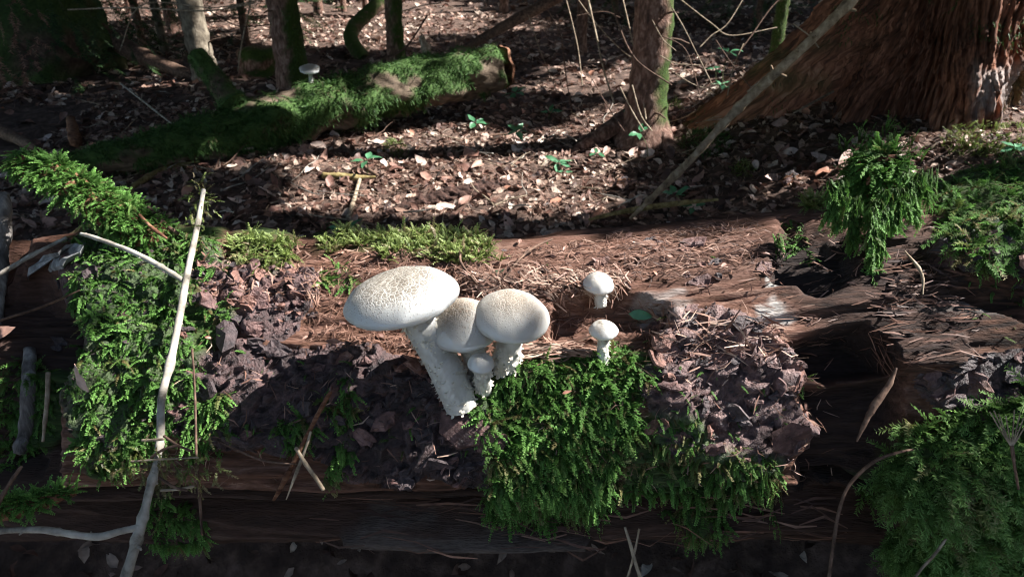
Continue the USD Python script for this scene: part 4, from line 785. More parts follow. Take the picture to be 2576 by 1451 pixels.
loose_leaf('dead_leaf', 'flat brown dead leaf at the picture edge under the thin brown twig', (32, 830), .034, .016, 'dead_leaf_2', 5, .7, .1, nrm_=(0, -.9, .5), lift=.02)
loose_leaf('dead_leaf', 'small orange brown leaf scrap on the wood below the largest cap', (840, 868), .016, .007, 'dead_leaf_5', 6, 0, .1)
loose_leaf('dead_leaf', 'small orange scrap caught in the bright moss mat', (1428, 1010), .010, .004, 'dead_leaf_5', 7, .3, .1, lift=.02)
LM = [(1009, 740, 'the largest mushroom cap'), (1287, 785, 'the rounded cream cap'), (1506, 715, 'the small white mushroom'), (1518, 830, 'the small cream mushroom'), (1100, 610, 'the sunlit moss cushion'), (660, 640, 'the round moss tuft'), (640, 760, 'the pinkish bark'), (845, 690, 'the small moss fringe'), (1930, 765, 'the white rot patch'), (1330, 660, 'the dark slanting twig'), (1700, 640, 'the shredded ridge'), (470, 760, 'the forked stick'), (1610, 795, 'the fallen green leaf')]
def near_log(u, v):
    x, y, s = min(LM, key=lambda q: (q[0] - u) ** 2 + (q[1] - v) ** 2); du, dv = u - x, v - y
    return ('close ' if math.hypot(du, dv) < 70 else 'a little ') + ('right of ' if du > abs(dv) else 'left of ' if -du > abs(dv) else 'below ' if dv > 0 else 'above ') + s
rng = np.random.default_rng(606)
for i in range(34):
    u, v = [(rng.uniform(780, 1180), rng.uniform(760, 890)), (rng.uniform(1250, 1950), rng.uniform(610, 700)), (rng.uniform(520, 900), rng.uniform(640, 860))][i % 3]
    loose_leaf('bud_scale', f'tiny orange brown bud scale {near_log(u, v)}', (u, v), rng.uniform(.006, .012), rng.uniform(.003, .005), LEAVES[rng.choice([1, 2, 5])], 100 + i, None, .4, lift=.003, group='bud scales on the trunk', cat='bud scale')
# ------------------------------------------------------------------ floor object
obj('floor', (floor_v, floor_f), 'floor_soil', kind='structure', attrs={'moss': np.zeros(len(floor_v))})

# ------------------------------------------------------------------ trees
LIT_SEG = []
def gpt(u, v): return hit_floor(np.float64(u), np.float64(v))
def tree(name, label, uv, px, lean=(0, 0), H=5.0, matn='spruce_bark', moss=None, seed=0, flare=.5, sides=28, bump=.16, pts=None, roots=(), moss_h=9, cat='tree', group=None, twigs=0, n=120):
    g = gpt(*uv); d_ = project(g)[2]; r0 = px * d_ / FPX / 2
    p = thing(name, label, cat, g, group)
    z = np.concatenate([np.linspace(-.06, 1.3, n - 20), np.linspace(1.35, H, 20)]); path = np.stack([g[0] + lean[0] * z + .015 * np.sin(z * 2 + seed), g[1] + lean[1] * z + .015 * np.cos(z * 1.7 + seed), g[2] + z], 1)
    if pts is not None: path = smooth_path(pts, n); z = path[:, 2] - g[2]
    r = r0 * (1 - .05 * np.clip(z, 0, 9) / 1.0 * .8) * (1 + flare * np.exp(-np.clip(z, 0, 9) / .07))
    v, f = tube(path, np.maximum(r, r0 * .45), sides, bump, 26, seed)
    nn = vnormals(v, f); q = fbm(v * np.array([14, 14, 8]), 4, seed + 5)
    q2 = fbm(v * 55, 3, seed + 6); mm = np.zeros(len(v)) if moss is None else np.clip(sstep(.40, .66, q * .75 + .35 * moss(nn, v - g)) * sstep(.22, .55, q2 + .12 * moss(nn, v - g)), 0, 1)
    obj('trunk', (v, f), matn, p, attrs={'moss': mm})
    for i, (rt, rp) in enumerate(roots):
        rr = np.array(rp) * d_ / FPX / 2; pth = smooth_path([gpt(*a) + [0, 0, b_] for a, b_ in rt], 36); v, f = tube(pth, np.interp(np.linspace(0, 1, 36), np.linspace(0, 1, len(rr)), rr), 16, .3, 30, seed + i)
        obj('root', (v, f), matn, p, attrs={'moss': np.zeros(len(v))})
    rng = np.random.default_rng(seed + 70)
    for _ in range(twigs):   # snapped dead branch stubs
        i = rng.integers(10, n - 25); o = rng.normal(0, 1, 3) * [1, 1, .25]; o = unit(o); L = rng.uniform(.02, .10)
        obj('branch_stub', tube(np.array([path[i], path[i] + o * (r0 + L * .5), path[i] + o * (r0 + L) + [0, 0, -.01]]), [.006, .004, .003], 6), 'brown_stick', p)
    return p, g, r0
side = lambda ax, ay, k=1.0: (lambda n, q: np.clip(n[:, 0] * ax + n[:, 1] * ay, -1, 1) * k)
T5 = tree('spruce_tree', 'nearest reddish brown spruce trunk with a sunlit greenish right side and spreading root', (1612, 352), 92, (-.005, .0), 6, 'spruce_bark', lambda n, q: 1.5 * np.clip(n[:, 0] * .95 + n[:, 1] * -.2, -1, 1) * sstep(.02, .10, q[:, 2]) - .45, 1, flare=.75, roots=[([((1600, 330), .07), ((1540, 352), .05), ((1480, 368), .015), ((1420, 384), -.02)], [62, 46, 34, 14]), ([((1640, 345), .05), ((1690, 372), .0), ((1730, 392), -.03)], [50, 30, 12])], twigs=6)
T2 = tree('spruce_tree', 'dark spruce trunk with vivid green moss on one side behind the mossy log', (737, 222), 74, (.0, 0), 6, 'spruce_bark', lambda n, q: 1.8 * n[:, 0] + .1 - 1.0 * sstep(.25, .6, q[:, 2]), 2, flare=.3, twigs=4)
T1 = tree('spruce_tree', 'pale grey barked trunk with a sunny patch at the far left behind the log stub', (522, 196), 58, (-.03, 0), 6, 'pale_bark', lambda n, q: -.9 + .5 * n[:, 0] * 0, 3, flare=.25, twigs=4)
T3 = tree('spruce_tree', 'slim trunk fully wrapped in green moss behind the middle of the mossy log', (1003, 156), 42, (.01, 0), 6, 'spruce_bark', lambda n, q: n[:, 0] * .9 + .55, 4, flare=.25, twigs=5)
T6 = tree('spruce_tree', 'thin sunlit bright moss covered stem between the spruce and the old stump', (1952, 168), 30, (-.012, 0), 4, 'spruce_bark', lambda n, q: 1.2 + 0 * n[:, 0], 5, flare=.15, twigs=3)
far_lab = ['thin straight far trunk left of the pale barked one', 'thin far trunk with a sunny foot left of the pale barked one', 'darker far trunk close behind the pale barked one', 'slanting thin pale far stem near the leafy mound', 'slim dark far trunk among the drooping dead twigs', 'dark stubby far trunk above the log cut end', 'dim far trunk just right of the dark mossy one', 'very thin far stem near the top edge left of the slanting one', 'far pole behind the curved mossy trunk', 'faint far trunk near the leafy mound top', 'dim far trunk left of the slim mossy one', 'shadowed far stem right of the moss covered stem']
for i, (uv, px, ln) in enumerate([((356, 126), 19, (.0, 0)), ((412, 130), 20, (.0, 0)), ((438, 84), 26, (0, 0)), ((250, 75), 13, (-.12, 0)), ((1465, 132), 28, (0, 0)), ((1268, 30), 22, (0, 0)), ((798, 34), 22, (0, 0)), ((322, 34), 10, (0, 0)), ((922, 42), 16, (0, 0)), ((205, 24), 16, (0, 0)), ((868, 28), 14, (.02, 0)), ((2075, 92), 20, (.02, 0))]):
    tree('thin_tree', far_lab[i], uv, px, ln, 6, 'pale_bark' if i in (1, 3) else 'spruce_bark', lambda n, q: -.6 + .3 * n[:, 0], 20 + i, flare=.2, sides=14, n=60, group='thin trunks far in the wood')
g = gpt(905, 140); d_ = project(g)[2]
tree('curved_trunk', 'curved green mossy sapling trunk bowing down to the left of the slim mossy trunk', (905, 140), 36, matn='spruce_bark', moss=lambda n, q: .8 + .4 * n[:, 2], seed=41, flare=.1, sides=16, n=50,
     pts=[at(915, 150, d_), at(892, 118, d_), at(882, 90, d_ + .02), at(900, 58, d_ + .05), at(935, 25, d_ + .1), at(985, -15, d_ + .15), at(1030, -60, d_ + .2)])
# leaning dead pole in front of the stump
stick('leaning_pole', 'long bare brown pole leaning from the ground up across the old stump', [(1585, 550), (1650, 488), (1740, 400), (1840, 290), (1940, 195), (2040, 102), (2140, 5), (2240, -95)], [1.86, 1.82, 1.77, 1.72, 1.67, 1.62, 1.57, 1.52], [10, 17, 22, 26, 29, 32, 35, 38], 'tan_stick', 61, knots=12, n=110, cat='pole', sides=12)
# fallen leaning trunks in the background
stick('fallen_tree', 'dead trunk slanting up to the right behind the mossy log', [(1090, 172), (1170, 122), (1270, 66), (1370, 12), (1450, -30)], [4.3, 4.3, 4.25, 4.2, 4.1], [16, 28, 32, 34, 34], 'brown_stick', 62, cat='dead trunk', n=50, sides=14)
stick('fallen_tree', 'dark fallen trunk slanting down from the leafy mound at the far left', [(140, -20), (230, 62), (310, 118), (400, 160), (520, 205)], [4.5, 4.4, 4.3, 4.2, 4.05], [70, 66, 60, 48, 30], 'brown_stick', 63, cat='dead trunk', n=50, sides=16)

# ------------------------------------------------------------------ the mossy log behind
A, B = gpt(150, 400) + [0, 0, .0], np.array([-.02, 3.42, .17])
pA, pM, pB = gpt(200, 395) + [0, 0, -.02], at(640, 330, 2.95), at(1232, 172, 3.30)
lp = smooth_path([at(60, 425, 2.55), at(300, 392, 2.66), at(640, 322, 2.90), at(950, 232, 3.14), at(1248, 172, 3.34)], 160)
lr = np.interp(np.linspace(0, 1, 160), [0, .22, .5, .75, 1], [.02, .048, .098, .108, .104])
BL = thing('mossy_log', 'long moss covered fallen log lying diagonally behind, its sawn end towards the spruce', 'log', lp[90])
v, f = tube(lp, lr, 64, .38, 13, 71); q = fbm(v * 9, 4, 72); nn = vnormals(v, f)
if (nn * (v - v.mean(0))).sum() < 0: nn = -nn
blu, blv, _ = project(v)
bl_m = sstep(.44, .54, q + .10 * nn[:, 2] - .12 * sstep(1060, 1200, blu) * sstep(.3, -.4, nn[:, 2]) + .05)
body = obj('wood', (v, f), 'log_wood', BL, attrs={'moss': bl_m})
st = smooth_path([at(585, 262, 2.86), at(560, 225, 2.86), at(525, 180, 2.86), at(492, 138, 2.86)], 40); vs, fs = tube(st, np.interp(np.linspace(0, 1, 40), [0, .2, 1], [.058, .043, .037]), 24, .2, 20, 73)
stb = obj('branch_stub', (vs, fs), 'log_wood', BL, label='mossy stub standing up from the log', attrs={'moss': np.clip(sstep(.3, .5, fbm(vs * 16, 3, 74)), 0, 1)})
T = unit(lp[-1] - lp[-3]); e = lp[-1] + T * .034
x = unit(np.cross(T, [0, 0, 1])); y = np.cross(T, x); a = np.linspace(0, 2 * np.pi, 40, endpoint=False)
b = Bag()
rings = [(1.0, 0), (.98, .012), (.75, .014), (.5, .011), (.25, .013), (.04, .010)]
rv = np.vstack([e + (np.cos(a)[:, None] * x + np.sin(a)[:, None] * y) * .096 * k * (1 + .05 * np.sin(a * 5)[:, None]) + T * (h + .006 * np.sin(a * 7 + k * 9))[:, None] for k, h in rings])
ff = grid_faces(len(rings), 40, True); fnn = np.cross(rv[ff[0, 1]] - rv[ff[0, 0]], rv[ff[0, 2]] - rv[ff[0, 0]])
cutv = unit(np.cross(rv[ff[90, 1]] - rv[ff[90, 0]], rv[ff[90, 2]] - rv[ff[90, 0]]))
obj('cut_end', (rv, ff if cutv @ T > 0 else ff[:, ::-1]), 'red_wood', BL)
stick('branch_stub', '', [(1075, 132), (1066, 112), (1060, 92)], [3.3, 3.3, 3.3], [30, 24, 20], 'pale_stick', 75, parent=BL, n=12)
rng = np.random.default_rng(707)
b = Bag(); P, N = sample(v, f, 15000, rng); N = np.where(((P - lp[np.argmin(((P[:, None, :2] - lp[None, ::4, :2]) ** 2).sum(-1), 1) * 4]) * N).sum(1)[:, None] < 0, -N, N)
pu, pv, _ = project(P); k = (fbm(P * 9, 4, 72) + .10 * N[:, 2] - .12 * sstep(1060, 1200, pu) * sstep(.3, -.4, N[:, 2]) + .10 * (fbm(P * 40, 3, 68) - .5) > .425) & ((N * unit(EYE - P)).sum(1) > -.25)
P, N = P[k], N[k]; shoots(b, P, N, .026 * (.5 + fbm(P * 16, 2, 96)), rng, 'mid', .7, .35, .5, .1, fbm(P * 10, 3, 97) * 1.2 - .12)
P, N = sample(vs, fs, 1500, rng); N = np.where(((P - st[np.argmin(((P[:, None] - st[None]) ** 2).sum(-1), 1)]) * N).sum(1)[:, None] < 0, -N, N); shoots(b, P, N, .014, rng, 'far', .8, .2, .5, 0, .3)
obj('moss_cover', b.mesh(), 'moss_far', None, 'shaggy green moss growing along the diagonal background log and its stub', 'moss', kind='stuff', smooth=False, attrs=b.attrs())
# moss fuzz on trees and ground cushions
b = Bag()
for (tp, hh, nn_, L, fn) in ((T6, 1.0, 1600, .013, lambda n: np.ones(len(n)) > 0), (T3, 1.0, 900, .012, lambda n: n[:, 0] > -.5), (T2, .4, 900, .016, lambda n: n[:, 0] > .1), (T5, .75, 700, .008, lambda n: n[:, 0] > .55)):
    vv, f2 = mesh_of(tp[0] + '/trunk'); P, N = sample(vv, f2, nn_ * 4, rng, ((vv[f2].mean(1)[:, 2] - tp[1][2] < hh)).astype(float)); c = np.c_[np.full((len(P), 2), 0) + tp[1][:2], P[:, 2]]
    N = np.where(((P - c) * N).sum(1)[:, None] < 0, -N, N); k = fn(N); k[np.cumsum(k) > nn_] = False
    bb = Bag(); shoots(bb, P[k], N[k], L, rng, 'far', .7, .6, .4, 0, fbm(P[k] * 14, 2, 98) * .9)
    obj('moss_fuzz', bb.mesh(), 'moss_far' if tp is not T6 else 'moss_yellow', tp[0], kind='stuff', smooth=False, attrs=bb.attrs())
def moss_ground(label, polys, n, L, kind='mid', matn='moss_far', name='moss_patch', up=.5, lift=0.0, floor=True):
    b = Bag(); rng = np.random.default_rng(int(polys[0][0][0]) + n)
    for poly in polys:
        pu = np.array(poly); U = rng.uniform(pu[:, 0].min(), pu[:, 0].max(), n * 3); W = rng.uniform(pu[:, 1].min(), pu[:, 1].max(), n * 3)
        k = sdf(poly, U + rng.normal(0, 5, n * 3), W + rng.normal(0, 4, n * 3)) < 0; P = hit_floor(U[k][:n], W[k][:n])
        dep_in = np.clip(-sdf(poly, U[k][:n], W[k][:n]) / 22, 0, 1)[:, None]; P = P + np.array([0, 0, 1.0]) * (lift * dep_in * rng.random((len(P), 1)))
        shoots(b, P, np.tile([0, -.45, .8], (len(P), 1)), L, rng, kind, .7, 0, .5, up, fbm(P * 14, 2, 99) * 1.1 - .1)
    return obj(name, b.mesh(), matn, None, label, 'moss', kind='stuff', smooth=False, attrs=b.attrs())
moss_ground('green moss cushion on the slope left of the leaning pole foot', [[(1700, 360), (1760, 330), (1830, 340), (1840, 385), (1780, 405), (1710, 390)]], 420, .028, lift=.05)
moss_ground('bright sunlit moss slope spilling down from the diagonal log beside its stub', [[(570, 290), (640, 268), (720, 290), (735, 330), (700, 372), (600, 388), (500, 385), (480, 350)]], 1100, .03, 'mid', 'moss_far', lift=.09)
moss_ground('small bright moss tuft on the litter left of the trunk knob', [[(1835, 430), (1870, 405), (1900, 425), (1895, 445), (1850, 448)]], 160, .024, 'mid', 'moss_yellow', lift=.03)
moss_ground('pale dry moss tuft on the litter in front of the mossy log', [[(960, 372), (990, 350), (1022, 365), (1025, 395), (985, 402)]], 170, .026, 'mid', 'moss_yellow', lift=.04)
moss_ground('moss covered ground at the foot of the stump lit by the sun', [[(2365, 345), (2440, 320), (2576, 325), (2640, 350), (2576, 385), (2440, 400), (2370, 385)]], 900, .024, 'mid', 'moss_yellow', lift=.04)
moss_ground('shaded moss spread on the ground below the left end of the diagonal log', [[(180, 395), (330, 380), (480, 385), (470, 430), (330, 450), (200, 440)], [(420, 350), (560, 350), (700, 360), (690, 392), (520, 395)]], 700, .026)
moss_ground('moss clump at the root of the reddish spruce', [[(1672, 262), (1700, 248), (1718, 262), (1712, 280), (1680, 282)]], 110, .022, 'mid', 'moss_yellow', lift=.03)
moss_ground('dark moss behind the ridge left of the sunlit moss cushion', [[(800, 575), (850, 562), (910, 570), (900, 600), (820, 600)]], 200, .02)
b = Bag(); P, N = sample(*mesh_of(STUMP + '/stump_wood'), 26000, rng); pu, pv, _ = project(P); N = np.where(((P[:, :2] - SC) * N[:, :2]).sum(1)[:, None] < 0, -N, N)
k = ((N * unit(EYE - P)).sum(1) > 0) & ((sdf([(2440, 30), (2490, 60), (2520, 40), (2600, 30), (2620, 150), (2530, 130), (2500, 110), (2450, 95)], pu, pv) < 0) | ((fbm(P * 4, 3, 66) > .60) & (fbm(P * 17, 2, 67) > .5) & (pu < 2420)))
shoots(b, P[k], N[k], .022, rng, 'mid', .7, .5, .5, 0, fbm(P[k] * 14, 2, 99))
obj('moss_mat', b.mesh(), 'moss_far', None, 'moss tufts clinging to the old stump', 'moss', kind='stuff', smooth=False, attrs=b.attrs())

# ------------------------------------------------------------------ old dark stump behind, leafy mound at the far left
g = gpt(650, 196); d_ = project(g)[2]; sp = thing('mossy_stump', 'low dark mossy stump left of the dark spruce trunk', 'tree stump', g)
vv, ff = tube(np.array([g + [0, 0, z_] for z_ in np.linspace(-.05, .17, 24)]), np.interp(np.linspace(0, 1, 24), [0, .4, .95, 1], [.14, .105, .10, .05]), 40, .5, 12, 81)
obj('wood', (vv, ff), 'spruce_bark', sp, attrs={'moss': sstep(.45, .62, fbm(vv * 22, 4, 82) + .9 * (vv[:, 0] - g[0]))})
def spray(rng, n=26, dead=False):
    """spruce spray: a stem with needles, unit length along x"""
    V, Fc, tt = [], [], []
    for br in range(5):
        a0 = rng.uniform(-.9, .9) if br else 0; s0 = 0 if not br else rng.uniform(.1, .7); L = 1.0 if not br else rng.uniform(.25, .5)
        d = np.array([math.cos(a0), math.sin(a0), -.12])
        for k in range(n if not br else n // 2):
            p = np.array([s0, 0, -.25 * s0 ** 2]) + d * L * k / (n if not br else n // 2); sg = 1 if k % 2 else -1
            o = unit(d * .6 + np.array([-d[1], d[0], 0]) * sg * .8 + np.array([0, 0, rng.normal(0, .35)])); l = .10 * rng.uniform(.7, 1.2); w = np.cross(o, [0, 0, 1]) * .018
            i = len(V); V += [p - w, p + w, p + o * l]; Fc.append([i, i + 1, i + 2]); tt += [rng.random()] * 3
    return np.array(V), np.array(Fc), np.array(tt)
SPR = [spray(np.random.default_rng(900 + i)) for i in range(4)]
def sprays(bag, P, D, L, rng):
    for i in range(len(P)):
        v, f, t = SPR[rng.integers(4)]; d = unit(D[i]); s = unit(np.cross([0, 0, 1.0], d) + 1e-3); M = np.stack([d, s, np.cross(d, s)], 1)
        bag.add(v * L[i] @ M.T + P[i], f, tint=t)
g = gpt(120, 178); d_ = project(g)[2]
mnd = thing('leafy_mound', 'mound of drooping green and rusty spruce boughs at the far left', 'spruce boughs', g)
rng = np.random.default_rng(808); b1, b2 = Bag(), Bag()
n_ = 430; a_ = rng.uniform(0, 2 * np.pi, n_); h_ = rng.random(n_); rr_ = .62 * (1 - .55 * h_) * (.75 + .5 * rng.random(n_))
P = g + np.stack([np.cos(a_) * rr_ * 1.0, np.sin(a_) * rr_, h_ * .95], 1); D = np.stack([np.cos(a_), np.sin(a_), -.55 + 0 * a_], 1) + rng.normal(0, .3, (n_, 3))
dead = (project(P)[0] < 70 + 50 * rng.normal(0, 1, n_)); L_ = rng.uniform(.13, .26, n_)
sprays(b1, P[~dead], D[~dead], L_[~dead], rng); sprays(b2, P[dead], D[dead], L_[dead], rng)
obj('green_foliage', b1.mesh(), 'spruce_needles', mnd, smooth=False, kind='stuff', attrs=b1.attrs()); obj('rusty_foliage', b2.mesh(), 'dead_needles', mnd, smooth=False, kind='stuff', attrs=b2.attrs())
cone = np.array([g + [0, 0, z_] for z_ in np.linspace(-.05, .95, 16)]); vv, ff = tube(cone, np.linspace(.42, .16, 16), 24, .4, 6, 83); obj('earth_core', (vv, ff), 'floor_soil', mnd, attrs={'moss': sstep(.4, .6, fbm(vv * 5, 3, 84))})
for nm, uv, w_, h_m, lab, n_ in (('spruce_bush', (620, 118), .75, 1.3, 'dark shaded young spruce in the background between two trunks', 260), ('spruce_bush', (1905, 62), .65, .9, 'dark green low spruce bush far behind the sunlit mossy stem', 170), ('spruce_bush', (1545, 42), .6, 1.0, 'dark far spruce bush behind the drooping dead twigs', 160)):
    g = gpt(*uv); p = thing(nm, lab, 'bush', g); b = Bag(); a_ = rng.uniform(0, 2 * np.pi, n_); h_ = rng.random(n_); rr_ = w_ * (1 - .6 * h_) * rng.uniform(.3, .8, n_)
    P = g + np.stack([np.cos(a_) * rr_, np.sin(a_) * rr_, .08 + h_ * h_m], 1); sprays(b, P, np.stack([np.cos(a_), np.sin(a_), -.3 + 0 * a_], 1) + rng.normal(0, .25, (n_, 3)), rng.uniform(.2, .34, n_), rng)
    obj('foliage', b.mesh(), 'spruce_needles', p, smooth=False, kind='stuff', attrs=b.attrs()); obj('stem', tube(np.array([g + [0, 0, -.05], g + [.01, 0, h_m * .6], g + [0, .02, h_m * 1.1]]), [.03, .022, .008], 8), 'brown_stick', p)

# ------------------------------------------------------------------ drooping dead twigs
tw = [([(1416, -30), (1440, 60), (1455, 130), (1465, 215)], 3.0, 4), ([(1475, -20), (1500, 90), (1520, 180), (1545, 260)], 2.9, 6), ([(1528, -40), (1555, 60), (1600, 150), (1690, 215)], 2.75, 6), ([(1560, -30), (1590, 100), (1610, 200), (1625, 300)], 2.9, 5), ([(1440, -20), (1500, 60), (1580, 140), (1640, 160)], 3.1, 4),
      ([(1375, 20), (1410, 90), (1425, 200), (1440, 290)], 3.3, 3.5), ([(1330, 40), (1352, 110), (1380, 180), (1400, 230)], 3.5, 3), ([(1690, 20), (1720, 70), (1760, 150), (1790, 210)], 2.6, 4.5), ([(1665, 90), (1720, 120), (1745, 180), (1760, 240)], 2.7, 4), ([(1660, 140), (1700, 160), (1760, 165)], 2.7, 3.5), ([(1700, -10), (1790, 60), (1840, 90), (1955, 70)], 2.9, 4.5), ([(1985, -20), (1940, 20), (1890, 90), (1860, 130)], 2.8, 5),
      ([(1760, 120), (1790, 90), (1830, 60), (1880, -20)], 2.7, 4), ([(1870, 110), (1845, 170), (1830, 240)], 2.7, 4), ([(1800, 100), (1840, 160), (1880, 210), (1900, 240)], 2.65, 3.5), ([(1995, 60), (2035, 90), (2060, 120)], 2.4, 5), ([(1690, 180), (1750, 215), (1800, 225)], 2.75, 3.2), ([(1450, 40), (1520, 30), (1560, 45)], 3.0, 3),
      ([(300, 130), (360, 12), (540, 20), (680, -5)], 3.6, 4), ([(170, 25), (330, 20), (520, 28), (640, 8)], 3.6, 5), ([(530, 30), (600, 66), (680, 62)], 3.4, 4), ([(635, -10), (610, 100), (598, 180)], 3.5, 4), ([(690, 10), (680, 70), (676, 100)], 3.6, 3), ([(1075, 40), (1020, 120), (960, 150)], 3.7, 6), ([(1010, 30), (1060, 15), (1110, 8)], 3.6, 4), ([(1955, 170), (1900, 215), (1880, 232)], 2.5, 8), ([(1985, 150), (1960, 170), (1930, 190)], 2.5, 7),
      ([(1560, 220), (1590, 280), (1620, 330)], 2.75, 5), ([(1590, 215), (1612, 290), (1640, 330)], 2.7, 5), ([(1490, 200), (1530, 270), (1570, 330)], 2.8, 3.5), ([(1640, 50), (1668, 100), (1700, 128)], 2.75, 3.5)]
where = lambda u, v: ('beside the reddish spruce' if 1480 < u < 1760 else 'near the sunlit mossy stem' if u >= 1760 else 'before the pale far trunks' if u < 760 else 'over the mossy log')
look_ = ['gently curved', 'nearly straight', 'strongly bowed', 'wispy', 'forked looking', 'short', 'long drooping', 'kinked']
for i, (pts, dd_, px) in enumerate(tw):
    stick('hanging_twig', f'{look_[i % 8]} bare dead twig number'.replace(' number', '') + f' {("hanging", "reaching", "drooping", "sagging")[(i // 8) % 4]} {where(*pts[len(pts) // 2])}', pts, [dd_] * len(pts), px, ('pale_stick', 'pale_stick', 'brown_stick')[i % 3], 200 + i, n=26, sides=6, group='bare dead twigs drooping in the background', cat='twig', knots=2, bump=.05)

# ------------------------------------------------------------------ seedlings
def seedling(uv_top, uv_base, nl, L, seed, label, tint=.55, depth=None):
    rng = np.random.default_rng(seed); g = gpt(*uv_base) if depth is None else at(uv_base[0], uv_base[1], depth); d_ = project(g)[2]; top = at(uv_top[0], uv_top[1], d_ * .995)
    L *= 1.25; tint = min(1, tint + .15); p = thing('seedling', label, 'seedling', g, 'green seedlings on the forest floor')
    mid = (g + top) / 2 + rng.normal(0, .006, 3); obj('stem', tube(smooth_path([g - [0, 0, .01], mid, top], 12), [.0016] * 12, 6), 'green_stem', p)
    a0 = rng.random() * 6.28
    for k in range(nl):
        v, f = leaf_vf(L * rng.uniform(.75, 1.15), L * .5 * rng.uniform(.85, 1.1), rng, .18); v[:, 0] += L * .55
        n = unit(np.array([0, -.15, 1.0]) + rng.normal(0, .22, 3)); M = frame(n, a0 + k * 2 * np.pi / nl + rng.normal(0, .25)); obj('leaf', (v @ M.T + top + rng.normal(0, .002, 3), f), 'seedling_leaf', p, attrs={'tint': np.full(len(v), np.clip(tint + rng.normal(0, .12), 0, 1))})
for i, (t_, b_, nl, L, lab, ti) in enumerate([((1296, 232), (1298, 252), 5, .055, 'five leaved seedling just below the sawn end of the mossy log', .6), ((1196, 308), (1195, 330), 4, .045, 'broad leaved seedling on the litter left of the stalked one', .45), ((1300, 330), (1280, 378), 5, .045, 'stalked pale green seedling in the middle of the sunlit litter', .7), ((1386, 282), (1380, 300), 4, .04, 'small dim seedling left of the spruce root', .35), ((1590, 285), (1580, 352), 5, .045, 'brightest seedling standing before the reddish spruce trunk', .95),
        ((1610, 335), (1630, 405), 4, .045, 'seedling on a curved stem low before the reddish spruce', .45), ((1405, 408), (1402, 425), 5, .042, 'flat rosette seedling on the litter before the spruce root', .75), ((1418, 430), (1416, 440), 2, .03, 'two leaved small seedling just under the flat rosette', .8), ((922, 402), (918, 445), 4, .045, 'seedling on the litter left of the pale dry moss tuft', .55), ((1265, 622), (1266, 634), 3, .016, 'tiny cress like seedling behind the sunlit moss cushion', .9), ((1816, 215), (1815, 228), 5, .04, 'bright sunlit seedling near the far end of the stump root', .95),
        ((684, 345), (690, 368), 4, .05, 'shaded seedling before the sunlit end of the moss cover', .3), ((1700, 492), (1705, 510), 4, .045, 'seedling by the lower end of the leaning pole', .5), ((1745, 520), (1742, 532), 3, .035, 'low seedling right of the pole foot', .4), ((1500, 385), (1496, 400), 3, .035, 'dim seedling in the shade at the end of the spruce root', .25), ((2045, 108), (2040, 150), 3, .06, 'broad green leaved seedling seen between the pole and the stump', .35), ((1835, 130), (1822, 222), 4, .05, 'tall seedling among the twigs right of the spruce', .5), ((1800, 175), (1806, 226), 3, .045, 'taller pale seedling left of the tall one', .6), ((2555, 372), (2560, 388), 5, .03, 'bright little seedling at the sunny foot of the stump', .95), ((870, 585), (868, 600), 4, .02, 'dark tiny leaved seedling behind the ridge moss', .3)]):
    seedling(t_, b_, nl, L, 300 + i, lab, ti, None if i not in (9, 19) else dep(t_[0], t_[1] + 12) + .06)

# ------------------------------------------------------------------ loose wood and bark on the floor
def floor_chunk(name, label, pts, px, matn, seed, cat, **k): return stick(name, label, pts, 'floor', px, matn, seed, cat=cat, offset=k.pop('offset', .01), **k)
def hull_chunk(name, label, uv, size, seed, cat='bark', az=.4, mats=('red_wood', 'bark_plate_0', 'bark_plate_1')):
    rng = np.random.default_rng(seed); g = gpt(*uv); root = thing(name, label, cat, g); R = frame(unit(np.array([0, -.2, 1.0]) + rng.normal(0, .15, 3)), az)
    for k in range(6):
        q = rng.normal(0, 1, (26, 3)); q = unit(q) * rng.uniform(.75, 1.1, (26, 1)) * np.array(size) * (np.array([1, .8, .7]) if k == 0 else np.array([rng.uniform(.3, .6), rng.uniform(.3, .5), .22]))
        if k: q = q + np.array([rng.uniform(-.6, .6), rng.uniform(-.5, .5), rng.uniform(.35, .7)]) * np.array(size)
        h = trimesh.convex.convex_hull(q); h = h.subdivide().subdivide(); v = np.array(h.vertices); v = v + (fbm(v * 70 + seed, 3, seed) - .5)[:, None] * unit(v) * min(size) * .9
        obj('slab' if k else 'core', (v @ R.T + g + [0, 0, size[2] * .3], np.array(h.faces)), mats[k % 3], root, smooth=False)
floor_chunk('rotten_branch', 'dark reddish rotten branch piece lying behind the sunlit moss cushion', [(965, 545), (1050, 520), (1150, 498), (1240, 478), (1275, 470)], [20, 50, 56, 54, 42], 'rotten_log_bark', 401, 'branch', bump=.75, offset=.006, sides=30, n=90)
hull_chunk('bark_chunk', 'reddish bark chunk standing on the litter behind the ridge', (1268, 552), (.034, .018, .016), 402, az=1.0)
hull_chunk('bark_chunk', 'big crumbly bark chunk with a green side left of the leaning pole', (1570, 468), (.055, .03, .026), 403, az=.8)
floor_chunk('dead_branch', 'yellowish mossy stick lying on the litter before the diagonal log', [(812, 448), (860, 450), (905, 454), (945, 452)], [22, 24, 20, 8], 'yellow_stick', 404, 'branch', bump=.25, n=30)
floor_chunk('dead_branch', 'pale crooked stick pointing at the viewer from the sunlit litter', [(878, 562), (888, 530), (897, 498), (906, 465)], [16, 17, 14, 12], 'pale_stick', 405, 'branch', bump=.2, n=30, offset=.02)
floor_chunk('dead_branch', 'dark thick twig lying on the litter left of the pale dry moss tuft', [(862, 372), (890, 400), (920, 428), (950, 448)], [14, 16, 14, 10], 'brown_stick', 406, 'branch', n=30)
